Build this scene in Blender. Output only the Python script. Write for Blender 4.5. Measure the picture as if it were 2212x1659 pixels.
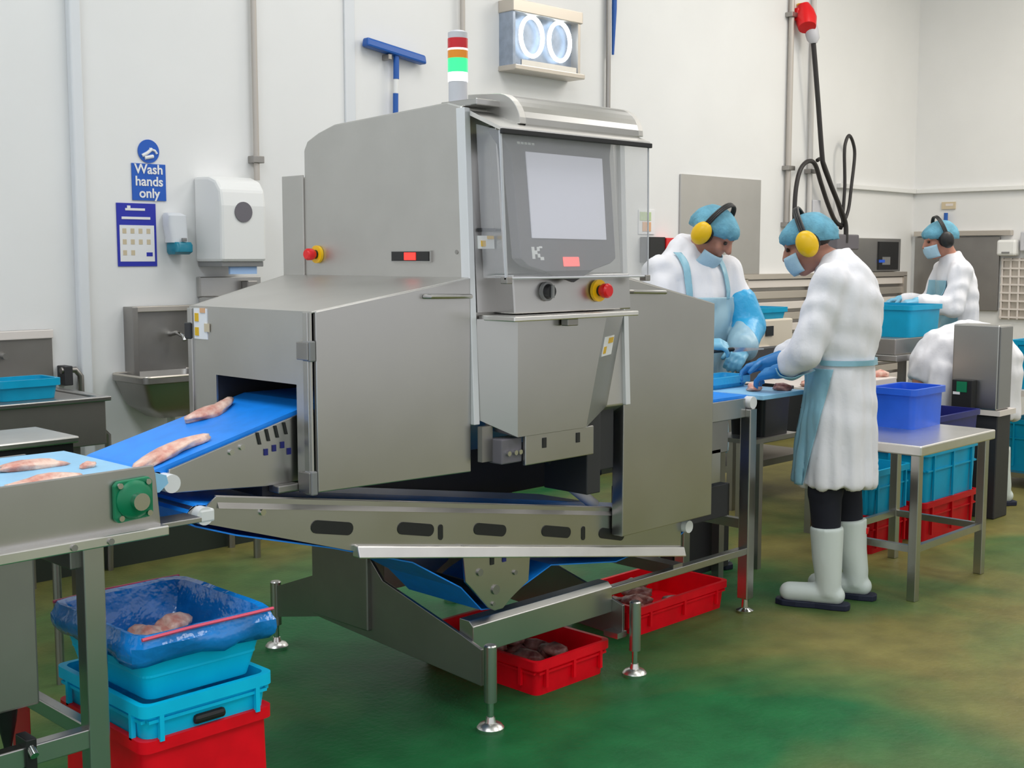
import bpy, bmesh, math, random
from mathutils import Vector, Matrix, noise
random.seed(7)
PI = math.pi
sc = bpy.context.scene
for o in list(bpy.data.objects): bpy.data.objects.remove(o)
C = sc.collection

# ------------------------------------------------------------------ camera
cd = bpy.data.cameras.new('camera'); cam = bpy.data.objects.new('camera', cd); C.objects.link(cam)
cd.sensor_width = 36; cd.sensor_fit = 'HORIZONTAL'; cd.lens = 36 * 2660 / 2212; cd.clip_end = 60
cam.location = (0, 0, 1.5)
cam.rotation_euler = (PI/2 - math.atan(274.5/2660), 0, math.radians(44.68) - PI/2)
sc.camera = cam
# ------------------------------------------------------------------ world, lights, exposure
w = bpy.data.worlds.new('world'); sc.world = w; w.use_nodes = True
w.node_tree.nodes['Background'].inputs[0].default_value = (0.95, 0.965, 1.0, 1)
w.node_tree.nodes['Background'].inputs[1].default_value = 0.80
sc.view_settings.view_transform = 'Standard'; sc.view_settings.look = 'None'
sc.view_settings.exposure = 0.16; sc.view_settings.gamma = 1.0; sc.view_settings.use_curve_mapping = False
def area(name, loc, sx, sy, power, col=(1, 1, 1)):
    l = bpy.data.lights.new(name, 'AREA'); l.shape = 'RECTANGLE'; l.size = sx; l.size_y = sy
    l.energy = power; l.color = col
    o = bpy.data.objects.new(name, l); C.objects.link(o); o.location = loc
    return o
for i, (x, y) in enumerate([(0.5, 3.0), (0.5, -0.8), (4.2, 3.4), (4.2, 0.2), (7.6, 3.4), (7.6, 0.2)]):
    area('unseen_area_light', (x, y, 4.5), 1.5, 2.2, 42 if x > 2 else 62, (1.0, 0.985, 0.97) if x > 2 else (0.90, 0.95, 1.0))  # unseen area lights added under the ceiling; stronger, bluer ones light the left wall
area('unseen_area_light', (9.2, 2.2, 4.5), 1.0, 2.0, 85, (1.0, 0.92, 0.80))  # added unseen warm light, brightens the right wall

# ------------------------------------------------------------------ materials
def mat(name, col, rough=0.5, metal=0.0, spec=0.5, emit=None, estr=0, alpha=1, sss=0, coat=0,
        nvar=0.0, nscale=8.0, col2=None, bump=0.0, bscale=40.0, stretch=None, trans=0, rvar=0.0):
    m = bpy.data.materials.new(name); m.use_nodes = True
    nt = m.node_tree; b = nt.nodes['Principled BSDF']; L = nt.links.new
    b.inputs['Base Color'].default_value = (*col, 1)
    b.inputs['Roughness'].default_value = rough; b.inputs['Metallic'].default_value = metal
    b.inputs['Specular IOR Level'].default_value = spec
    b.inputs['Alpha'].default_value = alpha
    b.inputs['Coat Weight'].default_value = coat
    b.inputs['Transmission Weight'].default_value = trans
    if emit: b.inputs['Emission Color'].default_value = (*emit, 1); b.inputs['Emission Strength'].default_value = estr
    if sss: b.inputs['Subsurface Weight'].default_value = sss; b.inputs['Subsurface Radius'].default_value = (0.01, 0.004, 0.003)
    if nvar or bump or col2 or rvar:
        tc = nt.nodes.new('ShaderNodeTexCoord'); mp = nt.nodes.new('ShaderNodeMapping')
        L(tc.outputs['Object'], mp.inputs['Vector'])
        if stretch: mp.inputs['Scale'].default_value = stretch
    if nvar or col2 or rvar:
        n = nt.nodes.new('ShaderNodeTexNoise'); n.inputs['Scale'].default_value = nscale; n.inputs['Detail'].default_value = 5
        L(mp.outputs['Vector'], n.inputs['Vector'])
    if nvar or col2:
        r = nt.nodes.new('ShaderNodeValToRGB')
        c2 = col2 if col2 else tuple(min(1, c * (1 + nvar)) for c in col)
        c1 = col if col2 else tuple(c * (1 - nvar) for c in col)
        r.color_ramp.elements[0].position = 0.35; r.color_ramp.elements[1].position = 0.65
        r.color_ramp.elements[0].color = (*c1, 1); r.color_ramp.elements[1].color = (*c2, 1)
        L(n.outputs['Fac'], r.inputs['Fac']); L(r.outputs['Color'], b.inputs['Base Color'])
    if rvar:
        mr = nt.nodes.new('ShaderNodeMapRange'); mr.inputs['To Min'].default_value = rough - rvar; mr.inputs['To Max'].default_value = rough + rvar
        L(n.outputs['Fac'], mr.inputs['Value']); L(mr.outputs['Result'], b.inputs['Roughness'])
    if bump:
        n2 = nt.nodes.new('ShaderNodeTexNoise'); n2.inputs['Scale'].default_value = bscale; n2.inputs['Detail'].default_value = 3
        L(mp.outputs['Vector'], n2.inputs['Vector'])
        bp = nt.nodes.new('ShaderNodeBump'); bp.inputs['Strength'].default_value = bump; bp.inputs['Distance'].default_value = 0.01
        L(n2.outputs['Fac'], bp.inputs['Height']); L(bp.outputs['Normal'], b.inputs['Normal'])
    return m

M = {}
M['wall'] = mat('painted wall panel', (0.80, 0.80, 0.795), 0.45, nvar=0.015, nscale=2)
M['trim'] = mat('white trim', (0.72, 0.74, 0.77), 0.4)
M['ceil'] = mat('white ceiling', (0.8, 0.8, 0.8), 0.7, nvar=0.01, nscale=3)
M['steel'] = mat('brushed stainless', (0.51, 0.50, 0.485), 0.30, 1.0, nvar=0.03, nscale=3, rvar=0.05)
M['steel_mat'] = mat('bead blasted stainless', (0.575, 0.56, 0.535), 0.46, 1.0, nvar=0.03, nscale=5, rvar=0.03)
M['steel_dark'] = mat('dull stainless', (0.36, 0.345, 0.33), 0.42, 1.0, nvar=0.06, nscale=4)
M['chrome'] = mat('polished steel', (0.72, 0.72, 0.71), 0.16, 1.0)
M['bright'] = mat('bright steel edge', (0.80, 0.78, 0.75), 0.3, 1.0, nvar=0.05, nscale=6)
M['edge'] = mat('folded edge with painted glint', (0.74, 0.75, 0.77), 0.32, 0.35)  # pale, less metallic colour paints the light caught by the folded edge
M['coving'] = mat('dark green coving', (0.02, 0.03, 0.022), 0.6)
M['darkmetal'] = mat('dark metal', (0.05, 0.05, 0.055), 0.5, 0.5)
M['black'] = mat('black plastic', (0.012, 0.012, 0.013), 0.45)
M['rubber'] = mat('black rubber', (0.02, 0.02, 0.022), 0.7)
M['belt'] = mat('blue belt', (0.008, 0.27, 0.95), 0.42, nvar=0.06, nscale=20)
M['lbelt'] = mat('pale blue belt', (0.30, 0.60, 0.86), 0.4, nvar=0.05, nscale=12)
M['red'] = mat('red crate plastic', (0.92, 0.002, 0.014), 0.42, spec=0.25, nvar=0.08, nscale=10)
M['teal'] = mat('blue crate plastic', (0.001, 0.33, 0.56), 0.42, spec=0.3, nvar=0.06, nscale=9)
M['teal_brightened'] = mat('blue crate plastic brightened against shade', (0.001, 0.62, 1.0), 0.42, spec=0.3, nvar=0.05, nscale=9)  # brighter copy of the blue plastic, painted to offset shade under the conveyor
M['red_shaded'] = mat('red crate plastic with painted shade', (0.50, 0.001, 0.008), 0.45, spec=0.25, nvar=0.08, nscale=10)  # red crate plastic with shade painted in, for crates behind the stand
M['blue'] = mat('royal blue plastic', (0.02, 0.12, 0.72), 0.35, nvar=0.06, nscale=9)
M['navy'] = mat('navy plastic', (0.008, 0.012, 0.16), 0.4, nvar=0.1, nscale=9)
M['bag'] = mat('blue polythene liner', (0.008, 0.22, 0.66), 0.14, spec=0.8, bump=0.8, bscale=18, nvar=0.25, nscale=9)
M['white'] = mat('white plastic', (0.82, 0.82, 0.81), 0.35)
M['offwhite'] = mat('cream plastic', (0.70, 0.62, 0.50), 0.45)
M['grey'] = mat('light grey plastic', (0.58, 0.58, 0.62), 0.4)
M['midgrey'] = mat('mid grey plastic', (0.22, 0.22, 0.22), 0.4)
M['bezel'] = mat('slate grey bezel', (0.145, 0.135, 0.155), 0.45)
M['screen'] = mat('pale touch screen', (0.50, 0.50, 0.56), 0.18, emit=(0.5, 0.5, 0.58), estr=0.4)
M['blue_p'] = mat('blue paint', (0.01, 0.10, 0.42), 0.35)
M['signblue'] = mat('sign blue', (0.008, 0.10, 0.50), 0.4)
M['posterblue'] = mat('poster blue', (0.015, 0.025, 0.40), 0.4)
M['paper'] = mat('white paper', (0.82, 0.82, 0.83), 0.6)
M['bluepaper'] = mat('blue paper towel', (0.35, 0.52, 0.80), 0.8)
M['tan'] = mat('tan ink', (0.62, 0.52, 0.36), 0.6)
M['yellow'] = mat('yellow plastic', (0.86, 0.52, 0.004), 0.35)
M['labelyellow'] = mat('warning yellow', (0.75, 0.45, 0.01), 0.5)
M['redp'] = mat('red button plastic', (0.75, 0.008, 0.012), 0.3)
M['green'] = mat('green casting', (0.0, 0.20, 0.085), 0.4)
M['tealp'] = mat('teal soap plastic', (0.0, 0.20, 0.30), 0.3)
M['redglow'] = mat('lit red display', (0.6, 0.02, 0.02), 0.4, emit=(1, 0.03, 0.02), estr=1.6)
M['pinkglow'] = mat('lit red lamp', (0.8, 0.1, 0.1), 0.4, emit=(1, 0.13, 0.12), estr=1.0)
M['towerred'] = mat('tower red lens', (0.62, 0.01, 0.02), 0.25)
M['toweramber'] = mat('tower amber lens', (0.85, 0.28, 0.01), 0.25)
M['towergreen'] = mat('tower green lens lit', (0.02, 0.6, 0.2), 0.25, emit=(0.05, 1.0, 0.28), estr=0.75)
M['towerwhite'] = mat('tower white lens lit', (0.9, 0.9, 0.9), 0.25, emit=(1, 1, 1), estr=0.8)
M['uv'] = mat('lit ring tube', (0.9, 0.95, 1), 0.3, emit=(0.85, 0.95, 1), estr=1.7)
M['killblue'] = mat('insect lamp tray', (0.36, 0.42, 0.52), 0.35, 0.6, nvar=0.12, nscale=14)
M['killframe'] = mat('beige steel frame', (0.60, 0.55, 0.49), 0.35, 0.7)
M['clear'] = mat('clear acrylic', (0.9, 0.9, 0.95), 0.08, alpha=0.16, spec=0.6)
M['skin'] = mat('skin', (0.50, 0.23, 0.16), 0.5, sss=0.15)
M['skin_dark'] = mat('dark hair', (0.02, 0.015, 0.012), 0.6)
M['coat'] = mat('white lab coat', (0.83, 0.825, 0.87), 0.85, bump=0.12, bscale=60)
M['apron'] = mat('pale blue apron', (0.45, 0.68, 0.80), 0.35, alpha=0.72, bump=0.3, bscale=25)
M['apron_deep'] = mat('light blue plastic apron', (0.30, 0.57, 0.70), 0.3, alpha=0.88, bump=0.3, bscale=25)
M['glove'] = mat('blue nitrile', (0.02, 0.20, 0.52), 0.4)
M['glove_light'] = mat('light blue glove', (0.18, 0.48, 0.68), 0.4)
M['oversleeve'] = mat('bright blue oversleeve', (0.03, 0.40, 0.74), 0.35, bump=0.4, bscale=30)
M['hairnet'] = mat('blue hair net', (0.18, 0.48, 0.64), 0.75, alpha=0.70, bump=0.5, bscale=70, nvar=0.18, nscale=16)
M['mask'] = mat('pale blue face mask', (0.42, 0.62, 0.76), 0.8, bump=0.3, bscale=50)
M['trouser'] = mat('navy trousers', (0.008, 0.009, 0.018), 0.85)
M['boot'] = mat('white rubber boot', (0.68, 0.75, 0.72), 0.35)
M['sole'] = mat('dark boot sole', (0.008, 0.012, 0.035), 0.6)
M['eye'] = mat('dark eye', (0.03, 0.02, 0.015), 0.3)
M['meat'] = mat('raw meat', (0.66, 0.26, 0.20), 0.35, col2=(0.92, 0.66, 0.54), nscale=26, bump=0.5, bscale=45)
M['meat_dark'] = mat('dark raw meat trim', (0.17, 0.045, 0.04), 0.35, col2=(0.50, 0.25, 0.21), nscale=28, bump=0.5, bscale=45)
M['cable'] = mat('black cable sheath', (0.025, 0.022, 0.022), 0.5)
M['greycable'] = mat('grey cable sheath', (0.23, 0.22, 0.20), 0.5)
M['ivory'] = mat('ivory painted steel', (0.74, 0.68, 0.64), 0.4)
M['pipe'] = mat('galvanised pipe', (0.50, 0.46, 0.42), 0.45, 0.3)
M['pipe_l'] = mat('pale painted pipe', (0.62, 0.60, 0.58), 0.45)
M['orange'] = mat('orange ink', (0.75, 0.42, 0.22), 0.6)
M['lgreen'] = mat('pale green ink', (0.50, 0.62, 0.34), 0.6)

# green epoxy floor with olive patches; paling toward the wall includes painted glare
def floor_mat():
    m = bpy.data.materials.new('green epoxy floor'); m.use_nodes = True
    nt = m.node_tree; b = nt.nodes['Principled BSDF']; L = nt.links.new
    tc = nt.nodes.new('ShaderNodeTexCoord')
    n1 = nt.nodes.new('ShaderNodeTexNoise'); n1.inputs['Scale'].default_value = 0.85; n1.inputs['Detail'].default_value = 4; n1.inputs['Distortion'].default_value = 0.6
    n2 = nt.nodes.new('ShaderNodeTexNoise'); n2.inputs['Scale'].default_value = 6; n2.inputs['Detail'].default_value = 6
    sx = nt.nodes.new('ShaderNodeSeparateXYZ')
    L(tc.outputs['Object'], n1.inputs['Vector']); L(tc.outputs['Object'], n2.inputs['Vector']); L(tc.outputs['Object'], sx.inputs['Vector'])
    df = nt.nodes.new('ShaderNodeMath'); df.operation = 'SUBTRACT'; L(sx.outputs['X'], df.inputs[0]); L(sx.outputs['Y'], df.inputs[1])
    mr = nt.nodes.new('ShaderNodeMapRange'); mr.inputs['From Min'].default_value = 0.8; mr.inputs['From Max'].default_value = 2.0
    mr.inputs['To Min'].default_value = -0.16; mr.inputs['To Max'].default_value = 0.16; L(df.outputs[0], mr.inputs['Value'])
    m2 = nt.nodes.new('ShaderNodeMapRange'); m2.inputs['From Min'].default_value = 3.7; m2.inputs['From Max'].default_value = 4.5
    m2.inputs['To Min'].default_value = 0; m2.inputs['To Max'].default_value = 0.25; L(sx.outputs['Y'], m2.inputs['Value'])
    a0 = nt.nodes.new('ShaderNodeMath'); L(mr.outputs['Result'], a0.inputs[0]); L(m2.outputs['Result'], a0.inputs[1])
    ad = nt.nodes.new('ShaderNodeMath'); L(n1.outputs['Fac'], ad.inputs[0]); L(a0.outputs[0], ad.inputs[1])
    r = nt.nodes.new('ShaderNodeValToRGB'); r.color_ramp.elements[0].position = 0.40; r.color_ramp.elements[1].position = 0.72
    r.color_ramp.elements[0].color = (0.012, 0.125, 0.038, 1); r.color_ramp.elements[1].color = (0.185, 0.165, 0.05, 1)
    L(ad.outputs[0], r.inputs['Fac'])
    r2 = nt.nodes.new('ShaderNodeValToRGB'); r2.color_ramp.elements[0].position = 0.3; r2.color_ramp.elements[1].position = 0.72
    r2.color_ramp.elements[0].color = (0.82, 0.82, 0.82, 1); r2.color_ramp.elements[1].color = (1.25, 1.25, 1.25, 1)
    L(n2.outputs['Fac'], r2.inputs['Fac'])
    mx = nt.nodes.new('ShaderNodeMix'); mx.data_type = 'RGBA'; mx.blend_type = 'MULTIPLY'; mx.inputs[0].default_value = 1
    L(r.outputs['Color'], mx.inputs[6]); L(r2.outputs['Color'], mx.inputs[7]); L(mx.outputs[2], b.inputs['Base Color'])
    b.inputs['Roughness'].default_value = 0.45; b.inputs['Specular IOR Level'].default_value = 0.16
    bp = nt.nodes.new('ShaderNodeBump'); bp.inputs['Strength'].default_value = 0.25; bp.inputs['Distance'].default_value = 0.01
    n3 = nt.nodes.new('ShaderNodeTexNoise'); n3.inputs['Scale'].default_value = 45
    L(tc.outputs['Object'], n3.inputs['Vector']); L(n3.outputs['Fac'], bp.inputs['Height']); L(bp.outputs['Normal'], b.inputs['Normal'])
    return m
M['floor'] = floor_mat()

# ------------------------------------------------------------------ mesh builder
ORG = {}
class MB:
    def __init__(s): s.v = []; s.f = []
    def add(s, vs, fs):
        n = len(s.v); s.v += [tuple(v) for v in vs]; s.f += [tuple(i + n for i in f) for f in fs]; return s
    def box(s, x0, x1, y0, y1, z0, z1):
        return s.add([(x0,y0,z0),(x1,y0,z0),(x1,y1,z0),(x0,y1,z0),(x0,y0,z1),(x1,y0,z1),(x1,y1,z1),(x0,y1,z1)],
                     [(0,3,2,1),(4,5,6,7),(0,1,5,4),(1,2,6,5),(2,3,7,6),(3,0,4,7)])
    def hexa(s, b, t): # two quads
        return s.add(list(b)+list(t), [(0,3,2,1),(4,5,6,7),(0,1,5,4),(1,2,6,5),(2,3,7,6),(3,0,4,7)])
    def prism(s, pts, ax, a0, a1):
        def P(p, a): return (a, p[0], p[1]) if ax == 'x' else (p[0], a, p[1]) if ax == 'y' else (p[0], p[1], a)
        n = len(pts)
        return s.add([P(p, a0) for p in pts] + [P(p, a1) for p in pts],
                     [tuple(range(n))[::-1], tuple(range(n, 2*n))] + [(i, (i+1) % n, n+(i+1) % n, n+i) for i in range(n)])
    def loft(s, rings, cap=True, closed=True):
        n = len(rings[0]); vs = [p for r in rings for p in r]; fs = []
        for k in range(len(rings)-1):
            for i in range(n if closed else n-1):
                j = (i+1) % n; fs.append((k*n+i, k*n+j, (k+1)*n+j, (k+1)*n+i))
        if cap: fs += [tuple(range(n))[::-1], tuple(range((len(rings)-1)*n, len(rings)*n))]
        return s.add(vs, fs)
    def tube(s, path, r, n=10, closed=False):
        P = [Vector(p) for p in path]; m = len(P); rings = []
        t0 = (P[1]-P[0]).normalized(); ref = Vector((0,0,1)) if abs(t0.z) < 0.9 else Vector((1,0,0))
        u = t0.cross(ref).normalized()
        for i in range(m):
            if closed: t = (P[(i+1) % m]-P[i-1]).normalized()
            else: t = (P[min(i+1, m-1)]-P[max(i-1, 0)]).normalized()
            u = (u - t*u.dot(t)).normalized(); v = t.cross(u); rr = r[i] if isinstance(r, (list, tuple)) else r
            rings.append([P[i] + (u*math.cos(a)+v*math.sin(a))*rr for a in [2*PI*k/n for k in range(n)]])
        if closed: rings.append(rings[0]); return s.loft(rings, cap=False)
        return s.loft(rings)
    def cyl(s, p0, p1, r0, r1=None, n=20):
        return s.tube([p0, p1], [r0, r0 if r1 is None else r1], n)
    def lathe(s, prof, c, n=24): # prof (r,z)
        return s.loft([[(c[0]+max(r, 1e-4)*math.cos(2*PI*k/n), c[1]+max(r, 1e-4)*math.sin(2*PI*k/n), c[2]+z) for k in range(n)] for r, z in prof])
    def ell(s, c, r, rot=None, n=20, m=12):
        rings = []
        for j in range(m+1):
            th = PI*(0.02+0.96*j/m); ring = []
            for k in range(n):
                p = Vector((r[0]*math.sin(th)*math.cos(2*PI*k/n), r[1]*math.sin(th)*math.sin(2*PI*k/n), -r[2]*math.cos(th)))
                if rot: p = rot @ p
                ring.append(p + Vector(c))
            rings.append(ring)
        return s.loft(rings)
    def caps(s, p0, r0, p1, r1, n=16):
        a, b = Vector(p0), Vector(p1); d = b-a; L = d.length
        if L < 1e-5: return s.ell(a, (r0, r0, r0))
        t = d/L; pa = []; ra = []
        for k in range(6):
            q = PI/2*(k/6)
            pa.append(a - t*r0*math.cos(q)); ra.append(max(r0*math.sin(q), r0*0.05))
        for k in range(7):
            q = PI/2*(k/6)
            pa.append(b + t*r1*math.sin(q)); ra.append(max(r1*math.cos(q), r1*0.05))
        return s.tube(pa, ra, n)
    def rrect(s, cx, cy, hx, hy, r, z, n=4):
        ring = []
        for sx, sy, a0 in ((1,1,0), (-1,1,PI/2), (-1,-1,PI), (1,-1,3*PI/2)):
            for k in range(n+1):
                a = a0+PI/2*k/n; ring.append((cx+sx*(hx-r)+r*math.cos(a), cy+sy*(hy-r)+r*math.sin(a), z))
        return ring
    def build(s, name, m, parent=None, bevel=0, smooth=False, origin=None, sub=0):
        me = bpy.data.meshes.new(name)
        org = Vector(origin) if origin is not None else (ORG.get(parent.name, Vector((0,0,0))) if parent else Vector((0,0,0)))
        me.from_pydata([tuple(Vector(v)-org) for v in s.v], [], s.f)
        bm = bmesh.new(); bm.from_mesh(me); bmesh.ops.recalc_face_normals(bm, faces=bm.faces)
        if smooth:
            for f in bm.faces: f.smooth = True
            for e in bm.edges:
                if len(e.link_faces) == 2 and e.calc_face_angle(0) > 0.7: e.smooth = False
        bm.to_mesh(me); bm.free()
        me.materials.append(M[m] if isinstance(m, str) else m)
        o = bpy.data.objects.new(name, me); C.objects.link(o)
        ORG[o.name] = org
        if parent: o.parent = parent
        else: o.location = org
        if bevel:
            md = o.modifiers.new('bevel', 'BEVEL'); md.width = bevel; md.segments = 2; md.limit_method = 'ANGLE'
        if sub: md = o.modifiers.new('sub', 'SUBSURF'); md.levels = sub; md.render_levels = sub
        return o
def tag(o, label, cat, group=None):
    o['label'] = label; o['category'] = cat
    if group: o['group'] = group
    return o
def thing(name, label, cat, loc=(0,0,0), group=None, local=False, rotz=0):
    o = bpy.data.objects.new(name, None); C.objects.link(o); o.location = loc; o.empty_display_size = 0.1
    o.rotation_euler = (0, 0, rotz)
    ORG[o.name] = Vector((0,0,0)) if local else Vector(loc)
    return tag(o, label, cat, group)
def struct(o): o['kind'] = 'structure'; return o
def B(*a): return MB().box(*a)
def dup(root, loc, rotz=None, label=None, group=None):
    r = root.copy(); C.objects.link(r); r.location = loc
    if rotz is not None: r.rotation_euler = (0, 0, rotz)
    if label: r['label'] = label
    if group: r['group'] = group
    for ch in root.children:
        c = ch.copy(); C.objects.link(c); c.parent = r
        for g in ch.children:
            d = g.copy(); C.objects.link(d); d.parent = c
    return r

# ------------------------------------------------------------------ setting
struct(B(-3, 11.1, -5, 5.7, -0.1, 0).build('floor', 'floor'))
struct(B(-3, 11.1, 5.5, 5.7, 0, 4.7).build('wall_back', 'wall'))
struct(B(10.9, 11.1, -5, 5.5, 0, 4.7).build('wall_right', 'wall'))
struct(B(-3, 11.1, -5, 5.7, 4.7, 4.8).build('ceiling', 'ceil'))
struct(B(2.66, 2.715, 5.455, 5.5, 0, 4.7).build('trim_1', 'trim', bevel=0.008))
struct(MB().prism([(5.5,0.16),(5.485,0.15),(5.482,0.0),(5.5,0.0)], 'x', -3, 10.9).build('baseboard_back', 'coving'))
struct(B(4.25, 4.32, 5.485, 5.5, 0, 4.7).build('trim_2', 'trim', bevel=0.004))
struct(B(9.5, 10.9, 5.46, 5.5, 2.085, 2.125).build('trim_3', 'white', bevel=0.004))
struct(B(10.86, 10.9, 1.0, 5.46, 2.085, 2.125).build('trim_4', 'white', bevel=0.004))

# ------------------------------------------------------------------ inspection machine
mc = thing('inspection_machine', 'large stainless steel inspection machine with touch screen and side hoods', 'machine', (2.97, 3.25, 0))
# body: leaning front; profile in (y,z)
body = [(2.735, 0.985), (2.775, 1.955), (2.84, 1.972), (3.41, 1.947), (3.50, 1.925), (3.565, 1.90), (3.585, 1.87), (3.585, 1.778), (3.705, 1.778), (3.705, 0.86), (2.95, 0.86)]
MB().prism(body, 'x', 2.59, 3.345).build('cabinet', 'steel_mat', mc, bevel=0.006)
B(2.583, 2.59, 3.585, 3.71, 0.9, 1.785).build('wing_panel', 'steel_mat', mc, bevel=0.002)
# front corner trims, leaning
def lean(x0, x1, ya0, yb0, z0, ya1, yb1, z1):
    return MB().hexa([(x0,ya0,z0),(x1,ya0,z0),(x1,yb0,z0),(x0,yb0,z0)], [(x0,ya1,z1),(x1,ya1,z1),(x1,yb1,z1),(x0,yb1,z1)])
lean(2.588, 2.612, 2.722, 2.76, 0.985, 2.762, 2.80, 1.95).build('corner_strip', 'edge', mc, bevel=0.002)
lean(3.32, 3.345, 2.722, 2.76, 0.985, 2.762, 2.80, 1.95).build('corner_strip', 'edge', mc, bevel=0.002)
# recessed side column of the operator front
lean(2.615, 2.70, 2.735, 2.80, 1.33, 2.77, 2.83, 1.93).build('side_column', 'steel', mc)
lean(2.698, 3.26, 2.655, 2.78, 1.325, 2.665, 2.80, 1.445).build('control_panel', 'steel', mc, bevel=0.004)
lean(2.70, 3.26, 2.70, 2.80, 1.445, 2.74, 2.83, 1.90).build('monitor_housing', 'steel', mc, bevel=0.004)
# canopy: curved sheet visor
prof = []
for k in range(9):
    a = PI/2*k/8
    prof.append((2.70 - 0.055*math.sin(a) + 0.0, 1.905 + 0.085*math.cos(a)))
top = [(2.86, 2.005), (2.76, 2.0)] + [(2.735 - 0.105*math.sin(PI/2*k/8), 1.90 + 0.098*math.cos(PI/2*k/8)) for k in range(9)]
low = [(p[0]+0.004, p[1]-0.012) for p in top][::-1]
MB().prism(top+low, 'x', 2.72, 3.262).build('canopy', 'steel', mc, bevel=0.001)
cheek = [(2.86, 2.005), (2.76, 2.0)] + [(2.735 - 0.105*math.sin(PI/2*k/8), 1.90 + 0.098*math.cos(PI/2*k/8)) for k in range(9)] + [(2.86, 1.90)]
MB().prism(cheek, 'x', 2.695, 2.722).build('canopy_cheek', 'steel_mat', mc, bevel=0.002)
MB().prism(cheek, 'x', 3.26, 3.285).build('canopy_cheek', 'steel_mat', mc, bevel=0.002)
B(2.60, 3.30, 2.72, 2.88, 1.955, 1.975).build('canopy_tray', 'steel', mc, bevel=0.003)
# visor lip sloping to the front edge
MB().hexa([(2.565,2.585,1.868),(3.265,2.585,1.868),(3.29,2.75,1.925),(2.60,2.75,1.925)], [(2.565,2.585,1.878),(3.265,2.585,1.878),(3.29,2.75,1.94),(2.60,2.75,1.94)]).build('visor_lip', 'bright', mc)
B(2.565, 3.265, 2.575, 2.587, 1.858, 1.873).build('visor_edge', 'rubber', mc, bevel=0.002)
# clear acrylic guard around the monitor
cg = MB(); cg.hexa([(2.605,2.60,1.436),(3.28,2.60,1.436),(3.28,2.604,1.436),(2.605,2.604,1.436)], [(2.57,2.59,1.868),(3.262,2.59,1.868),(3.262,2.594,1.868),(2.57,2.594,1.868)])
cg.hexa([(3.277,2.60,1.436),(3.281,2.60,1.436),(3.281,2.74,1.436),(3.277,2.74,1.436)], [(3.258,2.59,1.868),(3.262,2.59,1.868),(3.275,2.74,1.90),(3.271,2.74,1.90)])
cg.hexa([(2.605,2.60,1.436),(2.609,2.60,1.436),(2.65,2.74,1.436),(2.646,2.74,1.436)], [(2.57,2.59,1.868),(2.574,2.59,1.868),(2.62,2.74,1.90),(2.616,2.74,1.90)])
clear = cg.build('clear_guard', 'clear', mc)
tb = MB(); tb.tube([(2.605,2.60,1.436),(2.57,2.59,1.868)], 0.005, 6); tb.tube([(3.28,2.60,1.436),(3.262,2.59,1.868)], 0.003, 6)
tb.tube([(2.60,2.60,1.436),(3.283,2.60,1.436)], 0.004, 6)
tb.build('guard_edge', 'grey', clear)
for x in (2.612, 3.272): B(x-0.012, x+0.012, 2.592, 2.62, 1.42, 1.44).build('guard_clip', 'steel_dark', clear, bevel=0.002)
# monitor
def lz(z): return 2.702 - (1.845-z)/0.39*0.06
bz = [(2.66,1.89),(3.205,1.89),(3.178,1.80),(3.155,1.50),(3.125,1.482),(3.02,1.452),(2.82,1.45),(2.73,1.475),(2.708,1.50),(2.70,1.80)]
bz = [(2.66,1.884),(3.20,1.884),(3.182,1.83),(3.155,1.495),(3.125,1.478),(3.02,1.454),(2.815,1.452),(2.735,1.472),(2.706,1.495),(2.714,1.82)]
n = len(bz); m_ = MB(); m_.add([(x, lz(z)-0.012, z) for x, z in bz] + [(x, lz(z)+0.03, z) for x, z in bz],
       [tuple(range(n)), tuple(range(n, 2*n))[::-1]] + [(i, n+i, n+(i+1) % n, (i+1) % n) for i in range(n)])
mon = m_.build('monitor', 'bezel', mc, bevel=0.004)
MB().add([(x, lz(z)-0.016, z) for x, z in [(2.775,1.824),(3.135,1.822),(3.112,1.556),(2.762,1.558)]] + [(x, lz(z)-0.01, z) for x, z in [(2.775,1.824),(3.135,1.822),(3.112,1.556),(2.762,1.558)]],
         [(0,1,2,3),(7,6,5,4),(0,4,5,1),(1,5,6,2),(2,6,7,3),(3,7,4,0)]).build('screen', 'screen', mon)
def slab(pts, dy, th=0.004):  # small plate on the leaning monitor face
    k = len(pts); return MB().add([(x, lz(z)-dy-th, z) for x, z in pts] + [(x, lz(z)-dy, z) for x, z in pts],
        [tuple(range(k)), tuple(range(k, 2*k))[::-1]] + [(i, k+i, k+(i+1) % k, (i+1) % k) for i in range(k)])
def rc(x0, x1, z0, z1): return [(x0,z0),(x1,z0),(x1,z1),(x0,z1)]
slab(rc(2.893, 2.968, 1.470, 1.500), 0.012).build('status_lamp', 'pinkglow', mon, bevel=0.003)
lg = MB()
for a in (rc(2.755,2.767,1.494,1.531), rc(2.767,2.779,1.508,1.52), rc(2.779,2.79,1.518,1.531), rc(2.79,2.803,1.527,1.533), rc(2.779,2.79,1.498,1.51), rc(2.79,2.806,1.49,1.50)):
    sl = slab(a, 0.012, 0.002); lg.add(sl.v, sl.f)
lg.build('logo', 'paper', mon)
lg = MB()
for i in range(5):
    sl = slab(rc(2.742+i*0.016, 2.754+i*0.016, 1.846, 1.853), 0.012, 0.002); lg.add(sl.v, sl.f)
lg.build('brand_mark', 'paper', mon)
slab([(2.80,1.456),(3.03,1.458),(2.93,1.420)], 0.004, 0.012).build('monitor_chin', 'darkmetal', mon)
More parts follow.
